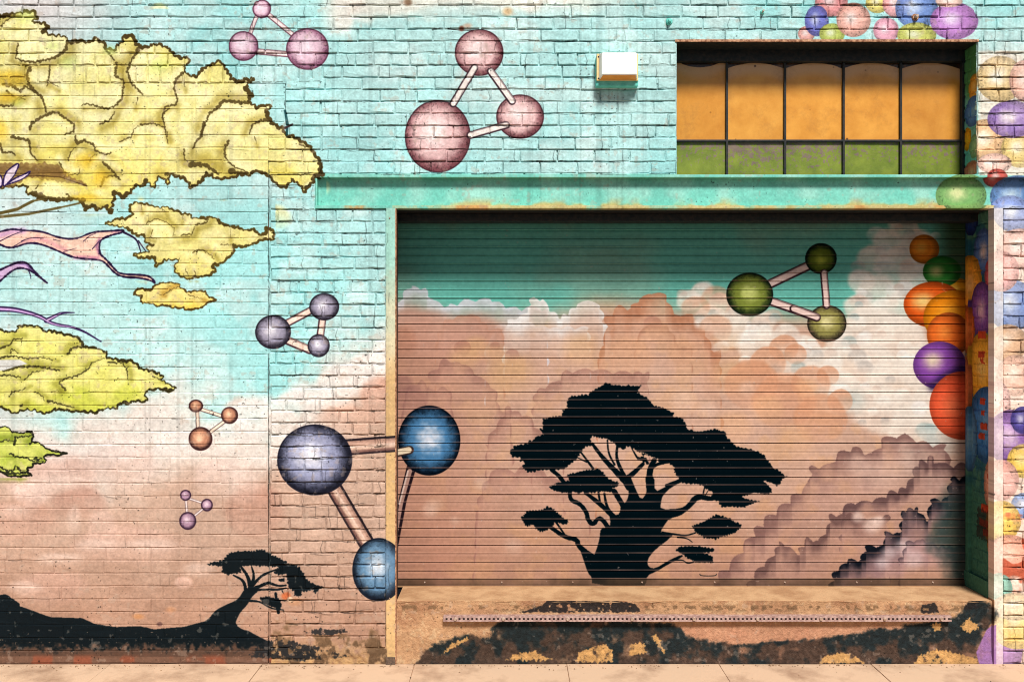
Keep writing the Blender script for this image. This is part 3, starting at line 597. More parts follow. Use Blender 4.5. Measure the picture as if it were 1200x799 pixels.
    c.stroke([(1092, 454), (1104, 442), (1122, 434), (1140, 432)], 10, (40, 26, 70), alpha=.75, soft=True)
    B(1128, 475, 39, 40, (236, 92, 56), (244, 116, 74), -.3, 0)
    # green molecule
    g = ((214, 222, 130), (130, 142, 60), (22, 36, 20))
    for q in [(902, 333, 946, 312, 11), (903, 353, 958, 372, 10.5)]: c.stick(*q, (246, 214, 204), (50, 30, 36), .5)
    c.ball(878.5, 345, 27.5, 25.5, *g, line=(20, 28, 22), hx=0, hy=-.1); c.ball(962, 303, 18.5, 18, (170, 180, 70), (96, 112, 40), (14, 30, 22), line=(14, 24, 20), hx=0, hy=.1)
    c.ball(969, 379, 23, 21.5, (232, 222, 160), (158, 150, 84), (60, 52, 40), line=(44, 40, 32), hx=.0, hy=-.1)
    c.stick(965.5, 320, 968.5, 358, 9, (246, 214, 204), (50, 30, 36), .5); c.stick(930, 362, 957, 372, 10, (246, 214, 204), (50, 30, 36), .5)
    # blue ball and its rods
    c.stroke([(482, 548), (472, 585), (463, 640)], 11, (34, 22, 28), 7); c.stroke([(480, 552), (470, 590), (462, 640)], 5.5, (196, 152, 136), 3, alpha=.9)
    c.stroke([(478, 552), (468, 590)], 2, (240, 214, 200), alpha=.8)
    c.ball(503, 516, 36.5, 41, (226, 232, 244), (76, 130, 176), (6, 16, 28), line=(8, 14, 24), hx=0, hy=-.05, rim=1)
    c.stroke([(462, 531), (480, 527)], 10, (60, 44, 40)); c.stroke([(462, 530.5), (479, 527)], 7, (238, 216, 184))
    # black baobab
    A_ = lambda *q: pts(590, 440, 6.144, *q); B_ = lambda *q: pts(750, 440, 6.144, *q); C_ = lambda *q: pts(600, 560, 6.147, *q); D_ = lambda *q: pts(750, 560, 6.144, *q)
    ink = INK
    can = A_(45,550,85,505,175,490,180,465,215,470,235,435,290,428,255,380,285,385,280,310,355,300,420,285,430,245,460,240,455,185,485,150,560,140,610,138,650,105,700,75,735,58,800,66,880,72,992,72,960,120,1030,155,1060,185) + \
        B_(100,215,180,235,235,268,237,295,295,305,330,345,340,385,400,400,500,392,545,387,610,400,625,440,650,470,690,510,760,520,840,545,900,575,915,610,945,640,960,665,1015,690,1030,715,1065,728,1025,740) + \
        D_(1020,20,990,55,958,40,890,18,950,82,950,105,900,115,820,105,735,135,800,158,857,165,800,188,740,210,680,205,590,210,560,160,500,152,520,120,525,100,480,80,440,45,380,40,310,35) + B_(268,718,245,690,250,665,200,622,150,640,130,600,60,575,0,545) + \
        A_(1060,640,1000,620,960,590,1040,565,970,548,930,520,890,503,870,535,820,510,790,480,740,455,640,435,625,462,640,500,590,510,552,550,530,600,460,650,440,675,330,680,260,680,180,695,135,660,155,620,115,610,125,590,60,580)
    c.poly(c.leafy(can, 1.5, .8, 41, (2.5, 6)), ink)
    c.poly(smooth(C_(485,500,545,545,590,560,610,510,632,430,637,360,690,352,712,330,700,262,740,265,775,260,785,190,800,190,830,160,845,100,820,40,785,-20,850,-20,890,80,930,160,970,110,965,50,960,-20,1010,-20) + D_(45,-15,105,-15,105,100,180,65,240,30,300,-5,320,20,230,60,165,120,150,175,145,225,290,220,345,185,380,130,425,113,500,130,550,140,545,158,500,165,420,150,380,200,330,240,290,270,210,290,180,330,145,385,170,400,240,395,225,425,100,520,50,590,60,640,110,650,200,595,300,548,312,565,200,620,120,670,50,700,40,765,0,765) + C_(920,765,575,765,575,712,545,680,520,600), True, 1), ink)
    for q, w, w2 in [(A_(905,800,880,760,760,640,690,560,640,490), 8, 3.5), (A_(800,640,755,560,748,465), 2.4, 1.8), (A_(870,720,810,600,820,500), 4.5, 2.6), (A_(900,730,950,690,1005,635), 6, 4), (A_(970,600,950,570,925,525), 2.4, 1.4), (A_(1050,800,1050,720,1060,660,1085,610), 7.5, 6), (A_(645,668,610,620,555,548), 3, 1.8), (A_(600,622,535,590), 1.8, 1.2), (A_(440,775,400,720,345,678), 5, 4),
                     (B_(70,740,70,680,110,640,180,625,240,620), 5, 2.2), (B_(190,790,240,770,300,745), 3.6, 2.4), (D_(455,110,465,60), 1.8, 1.2), (D_(470,120,490,90), 1.2, .8),
                     (C_(415,90,420,160,490,182,540,250,545,300,585,338,620,285,655,300,690,352), 4.4, 5.2), (C_(530,105,640,190,730,275), 4.2, 6), (C_(622,100,636,185), 2.4, 2.4), (C_(665,110,680,200,720,260), 2.6, 3.4), (C_(735,90,795,190), 5.5, 6),
                     (C_(275,350,380,425,470,440,475,485,530,530,600,580), 4.4, 6), (C_(320,320,375,400), 2.4, 2), (D_(400,392,330,415,240,402,160,390), 1.6, 2.4), (D_(270,425,340,432,376,460), 1.8, .8), (D_(255,590,310,588,340,615,385,605), 1.6, 1), (D_(430,690,440,703,545,703,550,690), .8, .8)]:
        c.stroke(smooth(q), w, ink, w2, jit=.25)
    c.poly(c.leafy(A_(340,795,380,772,480,755,455,715,585,680,690,672,730,715,760,745,830,770) + C_(765,45,760,62,720,70,745,102,650,95,560,105,510,100,480,110,420,90,380,105,320,95,265,70,320,40), 1.4, .8, 42, (2, 5)), ink)
    c.poly(c.leafy(C_(65,290,110,240,220,225,260,205,300,225,345,265,412,316,380,335,310,315,290,340,240,380,190,380,150,335,100,345), 1.7, .8, 43, (2, 5)), ink)
    c.poly(c.leafy(D_(370,345,460,310,520,280,560,260,640,290,735,340,690,390,620,410,540,440,470,430,400,390), 1.7, .8, 44, (2, 5)), ink)
    c.poly(c.leafy(D_(255,520,285,490,420,490,538,510,530,530,450,537,520,560,525,578,530,610,400,605,340,570,300,545), 1.4, .8, 45, (2, 5)), ink)
    # brown bottom bar, pale lip; hinges painted as worn and catching light; scratches
    sl = c.win(440, 677, 1160, 690); y = YY[sl[0]]
    c.blend(sl, np.clip(.55 + .8 * (c.n1[sl] - .4), 0, .85) * (y < 685), (88, 68, 52)); c.blend(sl, (y >= 685) * (.8 + 0 * c.n1[sl]), (222, 176, 128))
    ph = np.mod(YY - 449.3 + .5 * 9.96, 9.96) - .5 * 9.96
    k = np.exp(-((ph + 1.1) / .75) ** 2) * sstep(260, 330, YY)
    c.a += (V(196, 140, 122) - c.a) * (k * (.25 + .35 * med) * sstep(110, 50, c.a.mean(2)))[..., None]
    f1 = noise(c.h, c.w, 6, 191, 3); st = noise(c.h, max(2, c.w // 24), 3, 192, 2); st = np.repeat(st, 24, 1)[:, :c.w]
    if st.shape[1] < c.w: st = np.pad(st, ((0, 0), (0, c.w - st.shape[1])), mode='edge')
    c.a *= (1 + (f1 - .5) * .12 + (st - .5) * .08)[..., None]
    ch = sstep(.84, .88, noise(c.h, c.w, 8, 193, 3)); c.a += (V(214, 190, 178) - c.a) * (ch * .45)[..., None]
    return c

# ------------------------------------------------------------------ the balloons painted on the reveals (x = depth 0..100 from the wall face inwards)
def paint_reveal():
    c = Canvas(0, 190, 100, 720, 2)
    YY = c.Y[:, None]; n = noise(c.h, c.w, 40, 301, 4)
    a = V(40, 92, 108) + (V(86, 132, 110) - V(40, 92, 108)) * sstep(.4, .7, n)[..., None]
    a = a + (V(66, 118, 98) - a) * sstep(540, 600, YY + (n - .5) * 40)[..., None]
    c.a[:] = a
    def B(x, y, rx, ry, col, hl): col = V(*col); c.ball(x, y, rx, ry, V(*hl), col, col * .6, 0, 0, .8, None, 1, .05)
    for b in [(40, 292, 34, 28, (90, 120, 180), (230, 200, 190)), (95, 235, 40, 24, (196, 96, 40), (220, 140, 70)), (85, 330, 40, 36, (236, 160, 50), (246, 190, 110)), (6, 322, 30, 26, (226, 100, 110), (246, 150, 150)), (48, 362, 40, 34, (130, 80, 160), (226, 190, 206)), (95, 385, 24, 30, (210, 110, 50), (230, 150, 80)),
              (45, 432, 50, 44, (240, 176, 50), (250, 206, 110)), (100, 455, 20, 40, (216, 120, 70), (236, 150, 90)), (30, 500, 60, 46, (60, 120, 180), (110, 160, 200)), (0, 450, 16, 26, (240, 170, 170), (248, 200, 190)), (85, 520, 24, 40, (80, 130, 170), (120, 160, 180)), (5, 570, 34, 34, (240, 170, 140), (250, 200, 170)), (5, 620, 28, 34, (246, 190, 70), (252, 214, 120)), (80, 250, 20, 20, (40, 60, 120), (70, 90, 140))]:
        B(*b)
    for x, y, w, h in [(45, 392, 26, 9), (48, 416, 24, 8), (44, 424, 12, 6), (44, 472, 18, 8), (42, 486, 12, 6), (38, 502, 24, 8), (46, 514, 20, 8), (30, 600, 36, 10), (38, 618, 30, 9), (20, 628, 40, 8), (10, 645, 26, 12), (20, 560, 14, 6)]:
        c.poly(c.leafy([(x - w / 2, y - h / 2), (x + w / 2, y - h / 2), (x + w / 2, y + h / 2), (x - w / 2, y + h / 2)], 1.2, 1.5, int(x + y)), (190, 66, 36), .95)
    c.poly(c.leafy([(14, 604), (60, 600), (66, 636), (20, 640)], 3, 2, 5), (44, 30, 28), .6, .5)
    c.a *= (1 + (noise(c.h, c.w, 6, 302, 3) - .5) * .3)[..., None]
    return c

def paint_window_reveal():
    c = Canvas(0, 40, 100, 210, 2)
    n = noise(c.h, c.w, 40, 311, 4); YY = c.Y[:, None]
    a = V(90, 150, 90) + (V(120, 190, 176) - V(90, 150, 90)) * sstep(90, 125, YY + (n - .5) * 30)[..., None]
    c.a[:] = a
    def B(x, y, rx, ry, col, hl): col = V(*col); c.ball(x, y, rx, ry, V(*hl), col, col * .7, 0, 0, .7, None, 1, .05)
    for b in [(20, 100, 40, 15, (240, 170, 60), (250, 200, 110)), (30, 128, 55, 18, (80, 130, 196), (120, 170, 210)), (68, 158, 26, 14, (246, 170, 30), (250, 186, 50)), (40, 200, 60, 14, (226, 130, 100), (240, 170, 140)), (20, 170, 36, 14, (150, 180, 130), (190, 206, 150))]: B(*b)
    c.a *= (1 + (noise(c.h, c.w, 6, 312, 3) - .5) * .3)[..., None]
    return c

# ------------------------------------------------------------------ materials
def lin(c): return tuple(((v / 255) / 12.92 if v / 255 <= .04045 else ((v / 255 + .055) / 1.055) ** 2.4) for v in c)
def new_mat(name):
    m = bpy.data.materials.new(name); m.use_nodes = True
    nt = m.node_tree; nt.nodes.clear()
    o = nt.nodes.new("ShaderNodeOutputMaterial"); p = nt.nodes.new("ShaderNodeBsdfPrincipled")
    nt.links.new(p.outputs[0], o.inputs[0])
    return m, nt, p
def nd(nt, kind, **kw):
    n = nt.nodes.new(kind)
    for k, v in kw.items():
        if hasattr(n, k): setattr(n, k, v)
        else: n.inputs[k].default_value = v
    return n
def math_(nt, op, a, b=None, c_=None):
    n = nt.nodes.new("ShaderNodeMath"); n.operation = op
    for i, v in enumerate((a, b, c_)):
        if v is None: continue
        if isinstance(v, (int, float)): n.inputs[i].default_value = v
        else: nt.links.new(v, n.inputs[i])
    return n.outputs[0]
def mix(nt, f, a, b, blend='MIX'):
    n = nt.nodes.new("ShaderNodeMix"); n.data_type = 'RGBA'; n.blend_type = blend
    for i, v in ((0, f), (6, a), (7, b)):
        if isinstance(v, (int, float)): n.inputs[i].default_value = v
        elif isinstance(v, tuple): n.inputs[i].default_value = (*v, 1) if len(v) == 3 else v
        else: nt.links.new(v, n.inputs[i])
    return n.outputs[2]
def bump_chain(nt, p, pos, layers):
    prev = None
    for scale, dist, strength, detail in layers:
        t = nd(nt, "ShaderNodeTexNoise", Scale=scale, Detail=detail, Roughness=.6); nt.links.new(pos, t.inputs['Vector'])
        b = nd(nt, "ShaderNodeBump", Strength=strength, Distance=dist); nt.links.new(t.outputs[0], b.inputs['Height'])
        if prev is not None: nt.links.new(prev, b.inputs['Normal'])
        prev = b.outputs[0]
    nt.links.new(prev, p.inputs['Normal'])
PAINT_GAIN = 0.80
def painted(name, img, cv, mode='wall', rough=.7, layers=((35, .004, .5, 4), (190, .0015, .6, 3)), per_brick=0.0, crack=0.0, depth=.3, spec=.10, wear=.3, gain=PAINT_GAIN):
    m, nt, p = new_mat(name)
    g = nt.nodes.new("ShaderNodeNewGeometry"); sp = nt.nodes.new("ShaderNodeSeparateXYZ"); nt.links.new(g.outputs['Position'], sp.inputs[0])
    pos = g.outputs['Position']
    k = {'wall': 1.0, 'door': K_DOOR}.get(mode, 1.0)
    if mode in ('wall', 'door'):
        u = math_(nt, 'MULTIPLY_ADD', sp.outputs['X'], k / S / (cv.x1 - cv.x0), (600 - cv.x0) / (cv.x1 - cv.x0))
    else:
        u = math_(nt, 'MULTIPLY', sp.outputs['Y'], 1.0 / depth)
    # py = 399.5 - (z - ZC) * k / S ;  v = 1 - (py - y0) / (y1 - y0)
    v = math_(nt, 'MULTIPLY_ADD', sp.outputs['Z'], k / S / (cv.y1 - cv.y0), 1 - (399.5 + ZC * k / S - cv.y0) / (cv.y1 - cv.y0))
    cb = nt.nodes.new("ShaderNodeCombineXYZ"); nt.links.new(u, cb.inputs[0]); nt.links.new(v, cb.inputs[1])
    ti = nt.nodes.new("ShaderNodeTexImage"); ti.image = img; ti.extension = 'EXTEND'; ti.interpolation = 'Cubic'
    nt.links.new(cb.outputs[0], ti.inputs[0])
    col = mix(nt, 1.0, ti.outputs[0], (gain,) * 3, 'MULTIPLY')
    # fine weathering that is not part of the picture
    w1 = nd(nt, "ShaderNodeTexNoise", Scale=60.0, Detail=6.0, Roughness=.7); nt.links.new(pos, w1.inputs['Vector'])
    r1 = nd(nt, "ShaderNodeValToRGB"); r1.color_ramp.elements[0].position = .28; r1.color_ramp.elements[1].position = .46
    r1.color_ramp.elements[0].color = (.55, .52, .5, 1); r1.color_ramp.elements[1].color = (1, 1, 1, 1)
    nt.links.new(w1.outputs[0], r1.inputs[0])
    col = mix(nt, wear, col, r1.outputs[0], 'MULTIPLY')
    if per_brick:
        oi = nt.nodes.new("ShaderNodeObjectInfo")
        f = math_(nt, 'MULTIPLY_ADD', oi.outputs['Random'], per_brick * 2, 1 - per_brick)
        cc = nt.nodes.new("ShaderNodeCombineXYZ"); 
        for i in range(3): nt.links.new(f, cc.inputs[i])
        col = mix(nt, 1.0, col, cc.outputs[0], 'MULTIPLY')
    if crack:
        w2 = nd(nt, "ShaderNodeTexNoise", Scale=7.0, Detail=5.0, Roughness=.65); nt.links.new(pos, w2.inputs['Vector'])
        r2 = nd(nt, "ShaderNodeValToRGB"); r2.color_ramp.elements[0].position = .44; r2.color_ramp.elements[1].position = .60
        r2.color_ramp.elements[0].color = (.10, .09, .085, 1); r2.color_ramp.elements[1].color = (1, 1, 1, 1)
        nt.links.new(w2.outputs[0], r2.inputs[0])
        col = mix(nt, crack, col, r2.outputs[0], 'MULTIPLY')
    nt.links.new(col, p.inputs['Base Color'])
    p.inputs['Roughness'].default_value = rough
    p.inputs['Specular IOR Level'].default_value = spec
    bump_chain(nt, p, pos, layers)
    return m
def plain(name, c1, c2=None, scale=20, rough=.6, metal=0.0, layers=((60, .002, .4, 3),), spec=.3, lo=.4, hi=.62):
    m, nt, p = new_mat(name)
    g = nt.nodes.new("ShaderNodeNewGeometry"); pos = g.outputs['Position']
    t = nd(nt, "ShaderNodeTexNoise", Scale=scale, Detail=6.0, Roughness=.65); nt.links.new(pos, t.inputs['Vector'])
    r = nt.nodes.new("ShaderNodeValToRGB"); r.color_ramp.elements[0].position = lo; r.color_ramp.elements[1].position = hi
    r.color_ramp.elements[0].color = (*c1, 1); r.color_ramp.elements[1].color = (*(c2 or c1), 1)
    nt.links.new(t.outputs[0], r.inputs[0]); nt.links.new(r.outputs[0], p.inputs['Base Color'])
    p.inputs['Roughness'].default_value = rough; p.inputs['Metallic'].default_value = metal
    p.inputs['Specular IOR Level'].default_value = spec
    bump_chain(nt, p, pos, layers)
    return m

cw, cs, cr, cx = paint_wall(), paint_shutter(), paint_reveal(), paint_window_reveal()
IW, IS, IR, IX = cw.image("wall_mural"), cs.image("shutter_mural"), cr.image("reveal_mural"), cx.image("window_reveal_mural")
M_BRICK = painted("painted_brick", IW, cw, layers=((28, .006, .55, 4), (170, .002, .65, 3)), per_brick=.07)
M_INFILL = painted("painted_smooth_brick", IW, cw, layers=((22, .004, .5, 4), (120, .0015, .5, 3)), per_brick=.03, wear=.12)
M_MORTAR = painted("painted_mortar", IW, cw, layers=((50, .006, .8, 4), (200, .002, .6, 3)), crack=.27)
M_MORTAR_SMOOTH = painted("painted_smooth_mortar", IW, cw, layers=((50, .004, .6, 4),), crack=.10, wear=.15)
M_STEEL = painted("painted_steel", IW, cw, rough=.5, layers=((14, .003, .25, 3), (150, .0006, .4, 3)), spec=.25, wear=.25)
M_SILL = painted("stained_concrete", IW, cw, rough=.9, layers=((45, .01, .8, 6), (230, .004, .8, 3)), spec=.15)
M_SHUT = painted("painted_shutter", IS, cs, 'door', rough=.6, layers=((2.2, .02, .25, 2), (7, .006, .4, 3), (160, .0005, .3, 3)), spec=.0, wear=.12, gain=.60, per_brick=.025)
M_REV = painted("painted_reveal", IR, cr, 'depth', layers=((28, .006, .6, 4), (170, .002, .6, 3)), depth=.30)
M_WREV = painted("painted_window_reveal", IX, cx, 'depth', layers=((28, .006, .6, 4), (170, .002, .6, 3)), depth=.16)
M_WALK = plain("sidewalk_concrete", lin((150, 120, 97)), lin((196, 166, 138)), 3.2, .85, lo=.30, hi=.52, layers=((30, .004, .35, 5), (240, .002, .5, 3)), spec=.2)
M_JOINT = plain("joint_dirt", lin((140, 108, 84)), lin((170, 134, 104)), 30, .95)
M_ROAD = plain("asphalt", (.045, .045, .047), (.065, .063, .06), 40, .9, layers=((200, .004, .7, 3),))
M_FRAME = plain("dark_steel", lin((22, 30, 34)), lin((48, 44, 42)), 40, .5, layers=((90, .001, .4, 3),))
M_RUST = plain("rusty_steel", lin((120, 76, 52)), lin((196, 150, 116)), 60, .8)
M_RAIL = plain("galvanised_rail", lin((146, 116, 110)), lin((188, 160, 150)), 50, .55, .2)
M_HOLE = plain("dark_gap", lin((30, 24, 24)), None, 20, .9)
M_BOLT = plain("bolt_head", lin((196, 176, 160)), lin((150, 120, 100)), 90, .5, .3)
M_WHITE = plain("white_enamel", lin((250, 248, 240)), lin((255, 253, 248)), 12, .35, layers=((30, .001, .1, 2),))
M_CREAM = plain("aged_cream_enamel", lin((236, 206, 150)), lin((226, 190, 120)), 30, .5)
M_AMBER = plain("amber_lens", lin((226, 142, 40)), lin((240, 160, 60)), 30, .35)
M_LTEAL = plain("teal_paint", lin((120, 214, 200)), lin((90, 190, 176)), 25, .5)
M_FOOT = plain("dark_foot_block", lin((72, 60, 52)), lin((110, 90, 74)), 60, .9)
M_BACK = plain("masonry_core", lin((150, 110, 90)), lin((110, 84, 70)), 14, .95)

def pane_mat(name, kind, seed):
    """old factory glass brushed over with house paint from behind"""
    m, nt, p = new_mat(name)
    tc = nt.nodes.new("ShaderNodeTexCoord"); pos = tc.outputs['Object']
    sp = nt.nodes.new("ShaderNodeSeparateXYZ"); nt.links.new(pos, sp.inputs[0])
    off = nd(nt, "ShaderNodeVectorMath", operation='ADD'); off.inputs[1].default_value = (seed * 3.1, 0, seed * 1.7); nt.links.new(pos, off.inputs[0])
    nz = nd(nt, "ShaderNodeTexNoise", Scale=9.0, Detail=5.0, Roughness=.6); nt.links.new(off.outputs[0], nz.inputs['Vector'])
    nf = nd(nt, "ShaderNodeTexNoise", Scale=38.0, Detail=6.0, Roughness=.7); nt.links.new(off.outputs[0], nf.inputs['Vector'])
    if kind == 'orange':
        r = nt.nodes.new("ShaderNodeValToRGB"); r.color_ramp.elements[0].position = .3; r.color_ramp.elements[1].position = .7
        r.color_ramp.elements[0].color = (*lin((196, 132, 52)), 1); r.color_ramp.elements[1].color = (*lin((218, 156, 70)), 1)
        nt.links.new(nz.outputs[0], r.inputs[0]); col = r.outputs[0]
        # brush left an arched, thinner edge near the top of the pane
        bow = math_(nt, 'MULTIPLY', math_(nt, 'POWER', math_(nt, 'ABSOLUTE', sp.outputs[0]), 2.0), 1.25 if seed else -2.2)
        h = math_(nt, 'ADD', math_(nt, 'ADD', sp.outputs[2], bow), math_(nt, 'MULTIPLY_ADD', nz.outputs[0], .012, -.006))
        thin = nd(nt, "ShaderNodeMapRange", interpolation_type='SMOOTHSTEP'); thin.inputs[1].default_value = .118; thin.inputs[2].default_value = .178; nt.links.new(h, thin.inputs[0])
        col = mix(nt, thin.outputs[0], col, lin((206, 162, 118)))
        edge = nd(nt, "ShaderNodeMapRange"); edge.inputs[1].default_value = .205; edge.inputs[2].default_value = .209; nt.links.new(h, edge.inputs[0])
        if not seed: edge.inputs[1].default_value = .180; edge.inputs[2].default_value = .184; thin.inputs[1].default_value = .10; thin.inputs[2].default_value = .16
        col = mix(nt, edge.outputs[0], col, lin((38, 26, 20)))  # dark interior and soffit shade painted above the arch
        vor = nd(nt, "ShaderNodeTexVoronoi", Scale=8.0); nt.links.new(off.outputs[0], vor.inputs['Vector'])
        dot = nd(nt, "ShaderNodeMapRange"); dot.inputs[1].default_value = .03; dot.inputs[2].default_value = .07; nt.links.new(vor.outputs['Distance'], dot.inputs[0])
        col = mix(nt, dot.outputs[0], lin((96, 62, 30)), col)
        dr = nd(nt, "ShaderNodeTexNoise", Scale=5.0, Detail=8.0, Roughness=.75); nt.links.new(off.outputs[0], dr.inputs['Vector'])
        dm = nd(nt, "ShaderNodeMapRange"); dm.inputs[1].default_value = .52; dm.inputs[2].default_value = .72; dm.inputs[4].default_value = .55; nt.links.new(dr.outputs[0], dm.inputs[0])
        col = mix(nt, dm.outputs[0], col, lin((150, 100, 52)))
        col = mix(nt, 1.0, col, ((.92, .86, .78), (1.0, 1.0, 1.0), (1.04, 1.02, .98), (1.0, .97, .92), (.90, .86, .82))[seed % 5], 'MULTIPLY')
    else:
        r = nt.nodes.new("ShaderNodeValToRGB"); r.color_ramp.elements[0].position = .3; r.color_ramp.elements[1].position = .7
        r.color_ramp.elements[0].color = (*lin((84, 100, 22)), 1); r.color_ramp.elements[1].color = (*lin((126, 136, 40)), 1)
        nt.links.new(nz.outputs[0], r.inputs[0]); col = r.outputs[0]
        pz = math_(nt, 'ADD', nf.outputs[0], math_(nt, 'MULTIPLY_ADD', sp.outputs[2], .9, [.03, .09, .07, .02, .04][seed % 5] - .03))
        e = nd(nt, "ShaderNodeMapRange"); e.inputs[1].default_value = .565; e.inputs[2].default_value = .60; nt.links.new(pz, e.inputs[0])
        flake = mix(nt, nz.outputs[0], lin((50, 44, 36)), lin((150, 126, 110)))
        col = mix(nt, e.outputs[0], col, flake)
    nt.links.new(col, p.inputs['Base Color'])
    p.inputs['Roughness'].default_value = .2 if kind == 'orange' else .55
    p.inputs['Specular IOR Level'].default_value = .35
    b = nd(nt, "ShaderNodeBump", Strength=.35 if kind == 'orange' else .8, Distance=.002); nt.links.new(nf.outputs[0], b.inputs['Height']); nt.links.new(b.outputs[0], p.inputs['Normal'])
    return m

# ------------------------------------------------------------------ helpers: objects
def mesh_obj(name, verts, faces, mat, parent=None, smooth=False):
    me = bpy.data.meshes.new(name); me.from_pydata(verts, [], faces); me.validate(); me.update()
    if mat: me.materials.append(mat)
    if smooth: me.polygons.foreach_set("use_smooth", [True] * len(me.polygons))
    o = bpy.data.objects.new(name, me); C.objects.link(o)
    if parent: o.parent = parent
    return o
def thing(name, label, cat, group=None, loc=(0, 0, 0)):
    o = bpy.data.objects.new(name, None); C.objects.link(o); o.location = loc; o.empty_display_size = .1
    tag(o, label, cat, group); return o
def tag(o, label, cat, group=None):
    o["label"] = label; o["category"] = cat; o["kind"] = "thing"
    if group: o["group"] = group
    return o
def bm_box(bm, x0, x1, y0, y1, z0, z1, bev=0.0):
    vs = [bm.verts.new((x, y, z)) for z in (z0, z1) for y in (y0, y1) for x in (x0, x1)]
    fs = [bm.faces.new([vs[i] for i in f]) for f in ((0, 2, 3, 1), (4, 5, 7, 6), (0, 1, 5, 4), (2, 6, 7, 3), (0, 4, 6, 2), (1, 3, 7, 5))]
    if bev: bmesh.ops.bevel(bm, geom=list({e for f in fs for e in f.edges}), offset=bev, segments=2, affect='EDGES', profile=.7)
def bm_obj(name, bm, mat, parent=None):
    bmesh.ops.recalc_face_normals(bm, faces=bm.faces[:])
    me = bpy.data.meshes.new(name); bm.to_mesh(me); bm.free(); me.materials.append(mat)
    o = bpy.data.objects.new(name, me); C.objects.link(o)
    if parent: o.parent = parent
    return o
def box(name, x0, x1, y0, y1, z0, z1, mat, parent=None, bev=0.0015):
    bm = bmesh.new(); bm_box(bm, min(x0, x1), max(x0, x1), y0, y1, min(z0, z1), max(z0, z1), bev)
    return bm_obj(name, bm, mat, parent)
def bolt(name, x, y, z, r, mat, parent, h=.006):
    bm = bmesh.new()
    bmesh.ops.create_cone(bm, cap_ends=True, segments=10, radius1=r, radius2=r * .75, depth=h)
    bmesh.ops.rotate(bm, verts=bm.verts, matrix=__import__('mathutils').Matrix.Rotation(math.radians(90), 3, 'X'))
    bmesh.ops.translate(bm, verts=bm.verts, vec=(x, y - h / 2, z))
    return bm_obj(name, bm, mat, parent)

# ------------------------------------------------------------------ bricks
def brick_shape(L, H, seed, bev, rough):
    """48 triangles: uneven front face, chipped arris, sides"""
    r = random.Random(seed)
    xs = [-.5, -.5 + r.uniform(.25, .4), .5 - r.uniform(.25, .4), .5]
    out = [(xs[0] * L, -H / 2), (xs[1] * L, -H / 2), (xs[2] * L, -H / 2), (xs[3] * L, -H / 2), (L / 2, r.uniform(-.15, .15) * H), (L / 2, H / 2), (xs[2] * L, H / 2), (xs[1] * L, H / 2), (-L / 2, H / 2), (-L / 2, r.uniform(-.15, .15) * H)]
    out = [(x + r.uniform(-rough, rough), z + r.uniform(-rough, rough)) for x, z in out]
    V_ = []
    for x, z in out:
        b = bev * r.uniform(.6, 1.5); l = math.hypot(x, z)
        V_.append((x - math.copysign(min(b, abs(x) * .4), x) * (1 if abs(x) > L * .42 else 0), 0 + r.uniform(-.0012, .0012), z - math.copysign(b, z) * (1 if abs(z) > H * .3 else 0)))
    for x, z in out: V_.append((x, bev * r.uniform(.7, 1.4), z))
    for x, z in out: V_.append((x, .03, z))
    F = [tuple(range(10))]
    for k in range(10):
        n = (k + 1) % 10
        F.append((k, 10 + k, 10 + n, n)); F.append((10 + k, 20 + k, 20 + n, 10 + n))
    return V_, F
class BrickKind:
    def __init__(s, L, H, mat, n, bev, rough, seed):
        s.L, s.H = L, H; s.raw = [brick_shape(L, H, seed + i, bev, rough) for i in range(n)]
        s.me = []
        for v, f in s.raw:
            me = bpy.data.meshes.new("brick"); me.from_pydata(v, [], f); me.materials.append(mat); me.update(); s.me.append(me)
JT = .0075
STR = BrickKind(43 * S - JT, 14.1 * S - JT, M_BRICK, 14, .0034, .0022, 100)
HDR = BrickKind(21.5 * S - JT, 14.1 * S - JT, M_BRICK, 10, .0034, .0022, 200)
INF = BrickKind(58 * S - .004, 15.1 * S - .0050, M_INFILL, 14, .0026, .0010, 300)
ROW = BrickKind(14.6 * S - JT, 20.5 * S - JT, M_BRICK, 8, .0045, .0022, 400)
REV = BrickKind(21.5 * S - JT, 14.1 * S - JT, M_REV, 6, .0045, .0022, 500)
WRV = BrickKind(21.5 * S - JT, 14.1 * S - JT, M_WREV, 6, .0045, .0022, 600)

